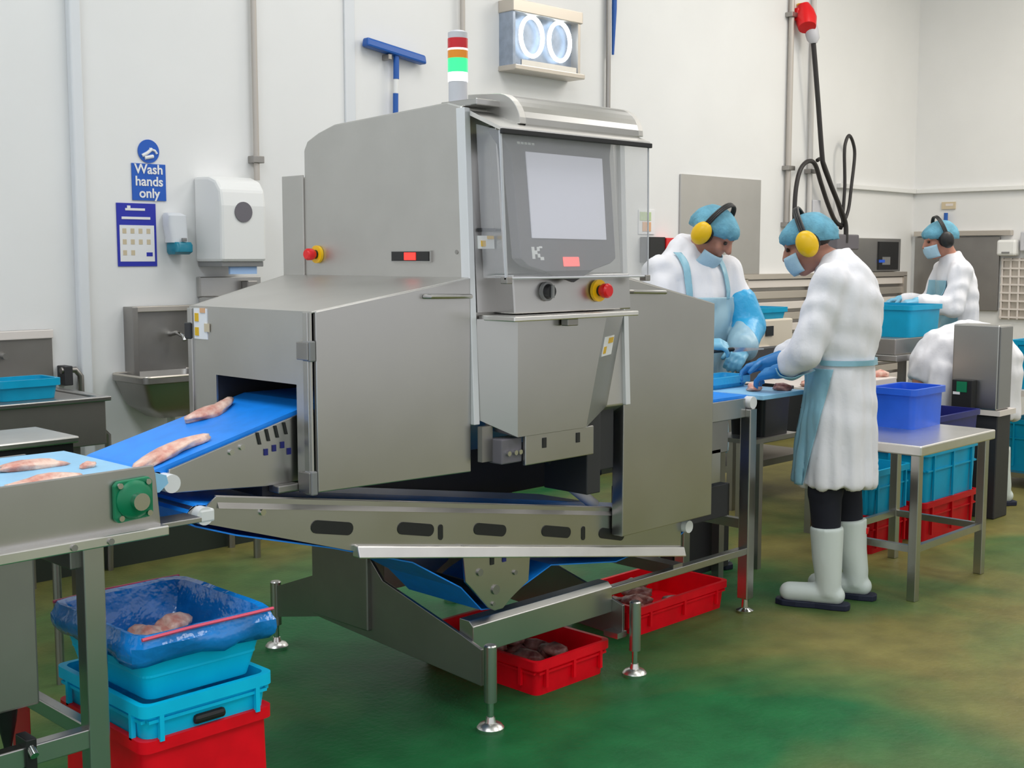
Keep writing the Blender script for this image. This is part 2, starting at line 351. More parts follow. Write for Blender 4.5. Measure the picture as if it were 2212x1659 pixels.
# knobs
def estop(y, x, z, root, ax='y', s=1.0):
    e = MB()
    d = Vector((0,-1,0)) if ax == 'y' else Vector((-1,0,0)); p = Vector((x,y,z))
    ring = MB().cyl(p+d*0.001, p+d*0.012, 0.036*s, n=24).build('emergency_stop', 'yellow', root, smooth=True)
    MB().cyl(p+d*0.012, p+d*0.022, 0.018*s, n=20).build('stem', 'black', ring, smooth=True)
    MB().tube([p+d*0.02, p+d*0.03, p+d*0.048, p+d*0.054], [0.018*s, 0.024*s, 0.024*s, 0.018*s], 20).build('push_button', 'redp', ring, smooth=True)
estop(2.657, 3.085, 1.390, mc)
estop(3.508, 2.59, 1.509, mc, 'x', 0.85)
kn = MB().cyl((2.84,2.66,1.392),(2.84,2.648,1.392), 0.03, n=20).build('selector_switch', 'midgrey', mc, smooth=True)
MB().cyl((2.84,2.648,1.392),(2.84,2.632,1.392), 0.024, 0.02, n=20).build('knob', 'black', kn, smooth=True)
B(2.835,2.845,2.625,2.634,1.372,1.412).build('pointer', 'midgrey', kn)
# display on the upstream face
dp = B(2.582, 2.59, 2.912, 3.108, 1.484, 1.52).build('display', 'steel', mc)
B(2.579, 2.5825, 2.92, 3.10, 1.487, 1.517).build('display_window', 'black', dp)
B(2.577, 2.580, 2.98, 3.035, 1.490, 1.514).build('lit_digits', 'redglow', dp)
MB().cyl((2.591,2.80,1.515),(2.588,2.80,1.515), 0.007, n=12).build('bolt', 'steel_dark', mc)
# stack light
sl = MB().cyl((2.63,2.835,1.965),(2.63,2.835,2.035), 0.029, n=24).build('stack_light', 'grey', mc, smooth=True)
z = 2.035
for nm, mm, h in (('white_lens','towerwhite',0.028), ('green_lens','towergreen',0.042), ('amber_lens','toweramber',0.024), ('clear_band','towerwhite',0.006), ('red_lens','towerred',0.03)):
    MB().cyl((2.63,2.835,z),(2.63,2.835,z+h), 0.031, n=24).build(nm, mm, sl, smooth=True); z += h
MB().lathe([(0.030,0),(0.030,0.018),(0.02,0.024)], (2.63,2.835,z)).build('lamp_cap', 'grey', sl, smooth=True)
# lower front: faceted tray
lf = MB()
yb = 2.735
tA, tB, tC, tD = (2.612,yb,1.31), (2.69,2.635,1.31), (3.11,2.635,1.31), (3.32,yb,1.31)
bA, bB, bC, bD = (2.612,yb,1.0), (2.69,2.635,0.946), (3.01,2.635,0.946), (3.232,yb,0.99)
back = [(2.612,2.80,1.31),(3.32,2.80,1.31),(3.32,2.80,0.98),(2.612,2.80,0.98)]
lf.add([tA,tB,bB,bA], [(0,1,2,3)]); lf.add([tB,tC,bC,bB], [(0,1,2,3)]); lf.add([tC,tD,bD,bC], [(0,1,2,3)])
lf.add([bA,bB,bC,bD,back[2],back[3]], [(0,1,2,3,4,5)]); lf.add([tA,tB,tC,tD,back[1],back[0]], [(5,4,3,2,1,0)])
lf.build('lower_front_panel', 'steel', mc)
rl = B(2.625, 3.215, 2.585, 2.74, 1.306, 1.322).build('ledge', 'bright', mc, bevel=0.003)
B(2.88, 2.93, 2.60, 2.63, 1.283, 1.306).build('latch', 'steel_dark', rl, bevel=0.003)
B(2.735, 3.06, 2.645, 2.66, 0.85, 0.946).build('motor_plate', 'steel', mc, bevel=0.003)
B(2.645, 2.735, 2.66, 2.72, 0.862, 0.94).build('motor_bracket', 'bezel', mc, bevel=0.004)
B(2.60, 2.645, 2.70, 2.72, 0.87, 0.98).build('skirt_plate', 'steel_dark', mc)
for x in (2.67, 2.70, 2.72): MB().cyl((x,2.661,0.895),(x,2.650,0.895), 0.008, n=10).build('bolt', 'chrome', mc, smooth=True)
for x in (2.82, 2.98): B(x-0.008, x+0.008, 2.642, 2.646, 0.898, 0.93).build('slot', 'black', mc)
B(3.09, 3.16, 2.70, 2.9, 0.70, 0.98).build('drive_bracket', 'darkmetal', mc, bevel=0.004)
B(3.20, 3.30, 2.76, 2.9, 0.76, 0.98).build('drive_bracket', 'darkmetal', mc, bevel=0.004)
cy = MB().cyl((3.06,2.88,0.83),(3.20,2.88,0.695), 0.015, n=14).build('air_cylinder', 'darkmetal', mc, smooth=True)
MB().cyl((3.19,2.88,0.705),(3.335,2.88,0.607), 0.021, n=14).build('cylinder_barrel', 'pipe_l', cy, smooth=True)
# warning labels
def label(x0, x1, y, z0, z1, root, marks):
    l = B(x0, x1, y-0.002, y, z0, z1).build('warning_label', 'paper', root)
    for a, b_, c_, d_, mm in marks: B(a, b_, y-0.0035, y-0.0015, c_, d_).build('label_mark', mm, l)
def facet(u, z, off):   # point on the right facet of the lower front
    k = (1.31-z)/0.364; p = Vector(tC).lerp(Vector(tD), u) + (Vector(bC)-Vector(tC))*k
    return p + Vector((0.43, -0.90, 0))*off
def fplate(u0, u1, z0, z1, o0, o1): return MB().hexa([facet(u0,z0,o1),facet(u1,z0,o1),facet(u1,z0,o0),facet(u0,z0,o0)], [facet(u0,z1,o1),facet(u1,z1,o1),facet(u1,z1,o0),facet(u0,z1,o0)])
l = fplate(.10, .62, 1.172, 1.236, .0005, .003).build('warning_label', 'paper', mc)
fplate(.13, .27, 1.18, 1.203, .003, .0042).build('label_mark', 'labelyellow', l); fplate(.32, .58, 1.212, 1.23, .003, .0042).build('label_mark', 'labelyellow', l)
l = lean(2.628, 2.695, 2.741, 2.75, 1.525, 2.744, 2.75, 1.565).build('warning_label', 'paper', mc)
lean(2.638, 2.656, 2.739, 2.745, 1.532, 2.740, 2.745, 1.55).build('label_mark', 'labelyellow', l)
lean(2.665, 2.692, 2.740, 2.745, 1.555, 2.741, 2.745, 1.565).build('label_mark', 'labelyellow', l)
lean(2.632, 2.694, 2.736, 2.75, 1.578, 2.737, 2.75, 1.588).build('vent_slot', 'darkmetal', mc)
# infeed hood -------------------------------------------------------
ih = MB()
X0, X1 = 2.0, 2.59
YF, YB, YB2 = 2.745, 3.365, 3.70
zt0, zt1 = 1.352, 1.438
ih.add([(X0,YF,zt0),(X1,YF,zt1),(X1,YB2,zt1),(X0,YB,zt0)] + [(X0,YF,zt0-0.006),(X1,YF,zt1-0.006),(X1,YB2,zt1-0.006),(X0,YB,zt0-0.006)],
       [(0,1,2,3),(7,6,5,4),(0,4,5,1),(1,5,6,2),(2,6,7,3),(3,7,4,0)])
hood = ih.build('infeed_hood', 'steel_mat', mc, bevel=0.002)
fp = MB() # front panel with slot: y 2.81..3.225, z below 1.149
fp.box(X0-0.006, X0, YF, 2.812, 0.85, zt0); fp.box(X0-0.006, X0, 3.222, YB, 0.95, zt0); fp.box(X0-0.006, X0, 2.812, 3.222, 1.148, zt0)
fp.build('tunnel_face', 'steel_mat', hood)
MB().hexa([(X0,YB-0.006,0.95),(X1,YB2-0.006,0.95),(X1,YB2,0.95),(X0,YB,0.95)], [(X0,YB-0.006,zt0),(X1,YB2-0.006,zt1),(X1,YB2,zt1),(X0,YB,zt0)]).build('back_panel', 'steel_mat', hood)
B(X0, X1, 3.225, 3.235, 0.95, 1.30).build('inner_panel', 'darkmetal', hood)
B(X0+0.35, X0+0.36, 2.80, 3.23, 0.95, 1.30).build('curtain', 'darkmetal', hood)
B(X0+0.0, X0+0.35, 2.80, 3.23, 1.20, 1.21).build('inner_roof', 'darkmetal', hood)
door = MB().add([(2.008,2.737,0.852),(2.588,2.737,0.838),(2.588,2.737,1.436),(2.008,2.737,1.352),(2.008,2.752,0.852),(2.588,2.752,0.838),(2.588,2.752,1.436),(2.008,2.752,1.352)],
         [(0,1,2,3),(7,6,5,4),(0,4,5,1),(1,5,6,2),(2,6,7,3),(3,7,4,0)]).build('side_door', 'steel', mc, bevel=0.003)
MB().tube([(2.40,2.737,1.384),(2.405,2.715,1.384),(2.57,2.715,1.381),(2.575,2.737,1.381)], 0.007, 8).build('handle', 'steel', door, smooth=True)
for z0, z1 in ((1.215, 1.272), (0.845, 0.912)):
    hg = B(1.988, 2.008, 2.738, 2.775, z0, z1).build('hinge', 'midgrey', mc, bevel=0.004)
    B(1.984, 1.99, 2.745, 2.797, z0+0.004, z1-0.004).build('hinge_leaf', 'steel_dark', hg, bevel=0.002)
B(1.99, 2.004, 2.752, 2.775, 0.91, 1.35).build('door_post', 'steel', mc, bevel=0.002)
B(1.988, 2.0, 3.345, 3.37, 0.97, 1.345).build('corner_post', 'steel', hood, bevel=0.002)
B(1.98, 1.994, 3.345, 3.375, 1.25, 1.30).build('latch', 'darkmetal', hood, bevel=0.003)
l = B(1.991, 1.994, 3.262, 3.335, 1.252, 1.345).build('warning_label', 'paper', hood)
B(1.989, 1.992, 3.308, 3.328, 1.305, 1.33).build('label_mark', 'labelyellow', l); B(1.989, 1.992, 3.308, 3.328, 1.262, 1.287).build('label_mark', 'labelyellow', l)
B(1.989, 1.992, 3.27, 3.298, 1.332, 1.346).build('label_mark', 'orange', l); B(1.989, 1.992, 3.248, 3.275, 1.275, 1.30).build('label_mark', 'tan', l)
# outfeed hood ------------------------------------------------------
oh = MB()
oh.add([(3.33,2.75,1.435),(3.86,2.75,1.328),(3.86,3.37,1.328),(3.33,3.37,1.435),(3.33,2.75,1.429),(3.86,2.75,1.322),(3.86,3.37,1.322),(3.33,3.37,1.429)],
       [(0,1,2,3),(7,6,5,4),(0,4,5,1),(1,5,6,2),(2,6,7,3),(3,7,4,0)])
ohood = oh.build('outfeed_hood', 'steel_mat', mc)
fp = MB(); fp.box(3.855, 3.862, 2.75, 2.85, 0.52, 1.325); fp.box(3.855, 3.862, 3.30, 3.37, 0.85, 1.325); fp.box(3.855, 3.862, 2.85, 3.30, 1.12, 1.325); fp.build('tunnel_face', 'steel_mat', ohood)
B(3.345, 3.86, 3.362, 3.37, 0.9, 1.33).build('back_panel', 'steel_mat', ohood)
od = MB().add([(3.322,2.735,0.513),(3.858,2.735,0.513),(3.858,2.735,1.325),(3.322,2.735,1.43),(3.322,2.785,0.513),(3.858,2.785,0.513),(3.858,2.785,1.325),(3.322,2.785,1.43)],
         [(0,1,2,3),(7,6,5,4),(0,4,5,1),(1,5,6,2),(2,6,7,3),(3,7,4,0)]).build('guard_door', 'steel', mc, bevel=0.003)
MB().tube([(3.335,2.735,1.380),(3.34,2.713,1.380),(3.525,2.713,1.374),(3.53,2.735,1.374)], 0.007, 8).build('handle', 'steel', od, smooth=True)
B(2.30, 3.80, 3.24, 3.70, 0.61, 0.88).build('conveyor_housing', 'darkmetal', mc, bevel=0.004)
B(2.0, 2.56, 3.24, 3.26, 0.66, 0.97).build('rear_skirt', 'darkmetal', mc)
# under-body frame and base
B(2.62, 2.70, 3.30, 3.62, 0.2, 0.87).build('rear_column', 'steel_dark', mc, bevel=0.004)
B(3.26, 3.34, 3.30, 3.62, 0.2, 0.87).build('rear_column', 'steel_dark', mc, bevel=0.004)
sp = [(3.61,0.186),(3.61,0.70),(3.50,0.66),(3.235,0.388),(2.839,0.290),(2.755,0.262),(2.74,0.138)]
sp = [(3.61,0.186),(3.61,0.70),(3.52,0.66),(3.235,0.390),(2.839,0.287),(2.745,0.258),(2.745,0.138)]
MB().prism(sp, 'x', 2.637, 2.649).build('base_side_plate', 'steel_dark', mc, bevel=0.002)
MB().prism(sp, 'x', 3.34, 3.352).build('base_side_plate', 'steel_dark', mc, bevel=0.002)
MB().prism([(3.61,0.186),(3.61,0.345),(3.87,0.25),(3.87,0.13)], 'x', 2.637, 2.649).build('foot_bracket', 'steel_dark', mc)
MB().hexa([(3.34,3.61,0.186),(3.352,3.61,0.186),(3.562,3.88,0.13),(3.55,3.88,0.13)], [(3.34,3.61,0.345),(3.352,3.61,0.345),(3.562,3.88,0.25),(3.55,3.88,0.25)]).build('foot_bracket', 'steel_dark', mc)
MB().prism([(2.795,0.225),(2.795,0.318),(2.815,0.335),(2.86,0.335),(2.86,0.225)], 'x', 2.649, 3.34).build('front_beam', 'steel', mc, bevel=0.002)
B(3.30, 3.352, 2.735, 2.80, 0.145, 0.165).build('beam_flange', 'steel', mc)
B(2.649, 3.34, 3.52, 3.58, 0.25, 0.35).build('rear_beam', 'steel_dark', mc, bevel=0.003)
for x, y, zp in ((2.645,2.712,0.28), (3.37,2.712,0.275), (2.645,3.89,0.265), (3.57,3.89,0.265)):
    ft = MB().tube([(x,y,0.095),(x,y,zp-0.004),(x,y,zp)], [0.021,0.021,0.017], 16).build('leg', 'steel', mc, smooth=True)
    MB().cyl((x,y,0.03),(x,y,0.095), 0.011, n=12).build('threaded_stud', 'chrome', ft, smooth=True)
    MB().lathe([(0.042,0.0),(0.044,0.012),(0.036,0.022),(0.018,0.028),(0.014,0.045)], (x,y,0), 48).build('levelling_foot', 'bright', ft, smooth=True)

# ------------------------------------------------------------------ reject conveyor beneath the machine
rcv = thing('discharge_conveyor', 'long sloping blue belt conveyor under the inspection machine with slotted steel side', 'conveyor', (2.7, 2.97, 0))
pl = [(1.716,0.873),(1.70,0.842),(1.668,0.812),(2.171,0.653),(3.739,0.383),(3.745,0.505),(3.338,0.607)]
pl = [(1.72,0.873),(1.672,0.84),(1.668,0.812),(2.171,0.65),(3.742,0.385),(3.742,0.508),(3.338,0.607)]
MB().prism(pl, 'y', 2.792, 2.798).build('side_plate', 'steel', rcv)
MB().prism(pl, 'y', 3.16, 3.166).build('side_plate', 'steel', rcv)
lipm = MB(); lipm.hexa([(1.722,2.785,0.843),(3.338,2.785,0.580),(3.338,2.80,0.580),(1.722,2.80,0.843)], [(1.722,2.80,0.876),(3.338,2.80,0.610),(3.338,2.806,0.610),(1.722,2.806,0.876)])
lipm.build('top_fold', 'steel_dark', rcv)
def sloped_slot(x0, x1, zc0, zc1, h):   # rounded slot
    p0, p1 = Vector((x0+h, 0, zc0)), Vector((x1-h, 0, zc1)); pts = []
    if x1-x0 < 3*h: p0, p1 = Vector(((x0+x1)/2, 0, zc0-h*.6)), Vector(((x0+x1)/2, 0, zc0+h*.6)); h = (x1-x0)/2
    d = (p1-p0).normalized(); n_ = Vector((-d.z, 0, d.x))
    for k in range(9): a = PI/2+PI*k/8; q = p0 + d*h*math.cos(a) + n_*h*math.sin(a); pts.append((q.x, q.z))
    for k in range(9): a = -PI/2+PI*k/8; q = p1 + d*h*math.cos(a) + n_*h*math.sin(a); pts.append((q.x, q.z))
    return MB().prism(pts, 'y', 2.7895, 2.794)
for x0, x1, a, b_ in ((2.02,2.168,0.743,0.72),(2.335,2.48,0.689,0.666),(2.65,2.795,0.637,0.614),(2.965,3.11,0.580,0.557),(3.26,3.40,0.525,0.50)):
    sloped_slot(x0, x1, a, b_, 0.019).build('slot', 'black', rcv)
for x, zc in ((2.508,0.652),(3.176,0.541)): sloped_slot(x-.009, x+.009, zc, zc, 0.026).build('slot', 'black', rcv)
MB().hexa([(2.171,2.765,0.632),(3.745,2.765,0.362),(3.745,2.80,0.362),(2.171,2.80,0.632)], [(2.171,2.775,0.668),(3.745,2.775,0.398),(3.745,2.80,0.402),(2.171,2.80,0.672)]).build('bottom_rail', 'bright', rcv, bevel=0.004)
# belt loop, (x,z) profile
up = [(1.665,0.862),(3.755,0.515),(3.785,0.50),(3.80,0.478),(3.785,0.452),(3.755,0.44)]
ret = [(3.366,0.402),(3.022,0.452),(2.88,0.405),(2.77,0.355),(2.69,0.365),(2.60,0.455),(2.40,0.572),(2.10,0.668),(1.783,0.757),(1.66,0.80),(1.635,0.815),(1.632,0.842)]
loop = up+ret; inner = [(p[0]*0.998+0.005, p[1]*0.985+0.009) for p in loop]
bl = MB(); nl = len(loop)
for (y0, y1) in ((2.80, 3.158),):
    ring0 = [(p[0], y0, p[1]) for p in loop]; ring1 = [(p[0], y1, p[1]) for p in loop]
    bl.add(ring0+ring1, [(i, (i+1) % nl, nl+(i+1) % nl, nl+i) for i in range(nl)])
blo = bl.build('belt', 'belt', rcv); md = blo.modifiers.new('s', 'SOLIDIFY'); md.thickness = 0.004
MB().cyl((1.672,2.770,0.832),(1.672,2.80,0.832), 0.024, n=20).build('roller_end', 'white', rcv, smooth=True)
B(1.655, 1.70, 2.768, 2.80, 0.815, 0.85).build('end_block', 'white', rcv, bevel=0.006)
MB().cyl((1.66,2.80,0.835),(1.66,3.16,0.835), 0.022, n=16).build('roller', 'steel', rcv, smooth=True)
MB().cyl((3.765,2.77,0.474),(3.765,3.17,0.474), 0.024, n=16).build('roller', 'white', rcv, smooth=True)
g = [(2.585,0.60),(2.592,0.545),(2.600,0.478),(2.70,0.376),(2.73,0.360),(2.765,0.360),(2.80,0.385),(2.886,0.43),(2.895,0.53)]
MB().prism(g, 'y', 2.776, 2.786).build('drive_gusset', 'steel', rcv, bevel=0.002)
MB().prism(g, 'y', 3.17, 3.18).build('drive_gusset', 'steel', rcv, bevel=0.002)
for x, zz, r in ((2.66,0.50,0.012),(2.73,0.43,0.016),(2.72,0.385,0.007),(2.82,0.47,0.008)): MB().cyl((x,2.777,zz),(x,2.77,zz), r, n=14).build('bolt', 'steel_dark', rcv, smooth=True)
for x, mm in ((2.715,'black'),(2.77,'navy')): B(x-.008, x+.008, 2.773, 2.778, 0.515, 0.548).build('slot', mm, rcv)
MB().cyl((2.735,2.79,0.40),(2.735,3.17,0.40), 0.032, n=18).build('drive_roller', 'steel_dark', rcv, smooth=True)
MB().cyl((1.86,2.793,0.812),(1.86,2.785,0.812), 0.009, n=12).build('bolt', 'chrome', rcv, smooth=True)
B(2.655, 2.70, 2.80, 3.16, 0.60, 0.64).build('cross_member', 'steel_dark', rcv); B(3.28, 3.33, 2.80, 3.35, 0.47, 0.51).build('cross_member', 'steel_dark', rcv)

# ------------------------------------------------------------------ inclined infeed conveyor
inc = thing('inclined_conveyor', 'short bright blue belt conveyor rising into the machine tunnel', 'conveyor', (1.85, 3.02, 0))
s0, s1 = (1.575, 0.953), (2.06, 1.084)
bt = MB(); lp = [(1.575,0.957),(2.08,1.089),(2.34,1.09),(2.34,1.05),(2.08,1.045),(1.575,0.905),(1.556,0.915),(1.552,0.935),(1.56,0.95)]
bt.prism(lp, 'y', 2.845, 3.205).build('belt', 'belt', inc)
ip = [(1.60,0.925),(1.62,0.965),(2.04,1.072),(2.36,1.075),(2.36,0.87),(1.99,0.872),(1.86,0.885),(1.615,0.893)]
ip = [(1.60,0.91),(1.605,0.955),(2.04,1.070),(2.36,1.072),(2.36,0.90),(2.01,0.875),(1.90,0.872),(1.615,0.893)]
MB().prism(ip, 'y', 2.828, 2.838).build('side_plate', 'steel', inc, bevel=0.002)
MB().prism(ip, 'y', 3.212, 3.222).build('side_plate', 'steel', inc, bevel=0.002)
MB().cyl((1.597,2.80,0.923),(1.597,2.845,0.923), 0.024, n=20).build('roller_end', 'white', inc, smooth=True)
MB().cyl((1.578,2.845,0.931),(1.578,3.205,0.931), 0.02, n=16).build('roller', 'steel', inc, smooth=True)
for k in range(4):
    x = 1.88+k*0.029; z = 1.008+k*0.0065
    MB().hexa([(x-.004,2.824,z-.017),(x+.004,2.824,z-.017),(x+.004,2.83,z-.017),(x-.004,2.83,z-.017)], [(x-.012,2.824,z+.017),(x-.004,2.824,z+.017),(x-.004,2.83,z+.017),(x-.012,2.83,z+.017)]).build('slot', 'black', inc)
for x, z in ((1.899,0.968),(1.926,0.976),(1.953,0.982),(1.975,0.962)): B(x-.006, x+.006, 2.8245, 2.83, z-.009, z+.009).build('slot', 'navy', inc)
for x, z in ((1.79,0.98),(1.823,0.99)): MB().cyl((x,2.829,z),(x,2.822,z), 0.008, n=12).build('bolt', 'chrome', inc, smooth=True)
B(1.90, 2.30, 2.85, 3.2, 0.84, 0.875).build('support_bracket', 'darkmetal', inc); B(1.92, 1.99, 2.80, 2.85, 0.852, 0.874).build('motor_mount', 'steel_dark', inc, bevel=0.004)
B(2.30, 2.60, 2.95, 3.05, 0.86, 0.95).build('fixing_arm', 'darkmetal', inc)

# ------------------------------------------------------------------ left pale blue conveyor
lcv = thing('feed_conveyor', 'steel feed conveyor with pale blue belt and green bearing at the left edge', 'conveyor', (1.0, 2.95, 0))
lp = [(0.2,0.975),(1.50,0.975),(1.53,0.965),(1.535,0.945),(1.51,0.925),(0.2,0.925)]
MB().prism(lp, 'y', 2.71, 3.20).build('belt', 'lbelt', lcv)
lp = [(0.2,0.845),(0.2,0.984),(1.485,0.998),(1.49,0.975),(1.50,0.85)]
MB().prism(lp, 'y', 2.690, 2.70).build('side_plate', 'steel', lcv, bevel=0.002)
MB().prism([(0.2,0.845),(0.2,0.965),(1.40,0.975),(1.47,0.86)], 'y', 3.21, 3.22).build('side_plate', 'steel', lcv)
MB().prism([(0.2,0.822),(0.2,0.852),(1.503,0.852),(1.503,0.828)], 'y', 2.655, 2.70).build('bottom_flange', 'bright', lcv, bevel=0.003)
B(1.42, 1.62, 2.70, 2.78, 0.835, 0.848).build('end_tab', 'steel', lcv, bevel=0.002)
for x in (1.26, 1.35): MB().cyl((x,2.656,0.838),(x,2.650,0.838), 0.008, n=10).build('bolt', 'steel_dark', lcv, smooth=True)
bgm = MB(); bgm.tube([(1.424,2.69,0.925),(1.424,2.672,0.925),(1.424,2.664,0.925)], [0.048,0.046,0.036], 24)
bg = bgm.build('bearing', 'green', lcv, smooth=True)
MB().prism([(1.374,0.882),(1.384,0.872),(1.464,0.877),(1.474,0.887),(1.474,0.965),(1.464,0.975),(1.384,0.972),(1.374,0.962)], 'y', 2.676, 2.69).build('bearing_flange', 'green', bg, bevel=0.003)
MB().cyl((1.428,2.69,0.922),(1.428,2.645,0.922), 0.021, n=18).build('shaft_end', 'chrome', bg, smooth=True)
for x, z in ((1.387,0.962),(1.460,0.964),(1.388,0.884),(1.461,0.888)): MB().cyl((x,2.677,z),(x,2.668,z), 0.007, n=10).build('bolt', 'chrome', bg, smooth=True)
for x, y in ((1.32,2.70),(0.3,2.70),(1.32,3.15),(0.3,3.15)): B(x-.026, x+.026, y-.026 if y > 3 else y-.02, y+.026, 0, 0.825).build('leg', 'steel', lcv, bevel=0.003)
B(0.3, 1.30, 2.685, 2.72, 0.342, 0.39).build('cross_bar', 'steel', lcv, bevel=0.003)
B(1.305, 1.335, 2.72, 3.13, 0.345, 0.385).build('cross_bar', 'steel', lcv, bevel=0.003)
B(1.28, 1.36, 2.72, 3.13, 0.77, 0.82).build('cross_bar', 'steel_dark', lcv, bevel=0.003)
cl = B(1.14, 1.165, 2.675, 2.735, 0.325, 0.41).build('clamp', 'black', lcv, bevel=0.003)
MB().cyl((1.152,2.70,0.40),(1.152,2.66,0.375), 0.01, n=10).build('clamp_bolt', 'chrome', cl, smooth=True)
cb = B(0.72, 1.205, 2.74, 3.0, 0.462, 0.82).build('control_box', 'steel_dark', lcv, bevel=0.006)
MB().tube([(1.17,2.85,0.462),(1.17,2.85,0.40),(1.17,2.85,0.34),(1.17,2.84,0.30)], [0.03,0.022,0.01,0.008], 12).build('drain_spout', 'black', cb, smooth=True)
MB().tube([(1.17,2.84,0.32),(1.18,2.84,0.2),(1.16,2.82,0.1),(1.1,2.8,0.02)], 0.007, 8).build('cable', 'rubber', cb, smooth=True)

# ------------------------------------------------------------------ meat
def meat_mesh(L, W, H, seed, bend=0.0, n=3):
    bm = bmesh.new(); bmesh.ops.create_icosphere(bm, subdivisions=n, radius=1.0)
    for v in bm.verts:
        p = v.co.copy(); q = noise.noise(p*1.3+Vector((seed*3.1, seed, 0)))*0.45 + noise.noise(p*3.1+Vector((0, seed*2.3, seed)))*0.16
        p *= 1+q; v.co = Vector((p.x*L/2, p.y*W/2 + bend*(p.x*p.x-0.3)*L, max(p.z, -0.55)*H/2 + 0.275*H))
    for f in bm.faces: f.smooth = True
    me = bpy.data.meshes.new('meat_piece'); bm.to_mesh(me); bm.free(); return me
def meat(L, W, H, loc, rz, label, group=None, m='meat', bend=0.0, ry=0.0, seed=None, n=3):
    me = meat_mesh(L, W, H, seed if seed is not None else random.random()*50, bend, n); me.materials.append(M[m])
    o = bpy.data.objects.new('meat_piece', me); C.objects.link(o); o.location = loc; o.rotation_euler = (0, ry, rz)
    return tag(o, label, 'meat', group)
th = -math.atan2(0.132, 0.505)
meat(0.17, 0.07, 0.035, (1.915, 3.12, 1.046), 0.20, 'pink strip of meat high on the blue inclined belt nearest the tunnel', bend=0.1, ry=th, seed=3)
meat(0.23, 0.07, 0.035, (1.655, 2.905, 0.979), 0.12, 'longer pink strip of meat low on the blue inclined belt', bend=-0.12, ry=th, seed=8)
meat(0.17, 0.06, 0.028, (1.31, 2.985, 0.975), 0.03, 'lumpy pink meat strip at the back of the pale blue belt', seed=12)
meat(0.19, 0.05, 0.028, (1.25, 2.755, 0.975), 0.12, 'pink meat strip along the near edge of the pale blue belt', seed=15)
meat(0.05, 0.03, 0.02, (1.42, 2.90, 0.974), 0.5, 'small pink scrap of meat at the end of the pale blue belt', seed=21)

# ------------------------------------------------------------------ crates
def rr(hx, hy, r, z): return MB().rrect(0, 0, hx, hy, r, z)
def crate_mesh(L, W, H, m, taper=0.02, ribs=True, lid=0.03):
    a, b = L/2, W/2; t = 0.004; r = 0.025
    mb = MB()
    rings = [rr(a-taper, b-taper, r, 0), rr(a-0.012, b-0.012, r, H-lid), rr(a, b, r, H-lid), rr(a, b, r, H), rr(a-0.016, b-0.016, r, H), rr(a-0.018, b-0.018, r, H-lid), rr(a-taper-t, b-taper-t, r, 0.008)]
    mb.loft(rings)
    if ribs:
        for s in (-1, 1):
            for k in ((-0.33, 0.33) if ribs == 'outer' else (-0.33, 0, 0.33)):
                mb.box(k*L*1.1-0.006, k*L*1.1+0.006, s*(b-0.008)-0.008, s*(b-0.008)+0.004, 0.03, H-lid)
                mb.box(s*(a-0.008)-0.008, s*(a-0.008)+0.004, k*W*1.1-0.006, k*W*1.1+0.006, 0.03, H-lid)
            mb.box(-a+.02, a-.02, s*(b-0.012)-0.006, s*(b-0.012)+0.006, H*0.62, H*0.62+0.008)
            mb.box(s*(a-0.012)-0.006, s*(a-0.012)+0.006, -b+.02, b-.02, H*0.62, H*0.62+0.008)
    return mb
def crate(name, L, W, H, m, loc, label, group=None, ribs=True, rotz=0, cat='crate', taper=0.02, holes=None):
    t = thing(name, label, cat, loc, group, local=True, rotz=rotz)
    crate_mesh(L, W, H, m, taper, ribs).build('tub', m, t, smooth=True)
    if holes:
        for (cx, cy, cz, hx, hy, hz) in holes: MB().box(cx-hx, cx+hx, cy-hy, cy+hy, cz-hz, cz+hz).build('hand_hole', 'black', t, bevel=0.01)
    return t
cx_, cy_ = 1.585, 2.85
crate('red_crate', 0.375, 0.45, 0.340, 'red', (cx_, cy_, 0), 'tall red crate at the foot of the stack under the feed conveyor', ribs=False, taper=0.006)
crate('blue_crate', 0.375, 0.46, 0.125, 'teal_brightened', (cx_, cy_, 0.305), 'shallow light blue crate with dark hand hole in middle of left stack', taper=0.022, ribs='outer',
      holes=[(0.0, -0.219, 0.055, 0.045, 0.010, 0.013)])
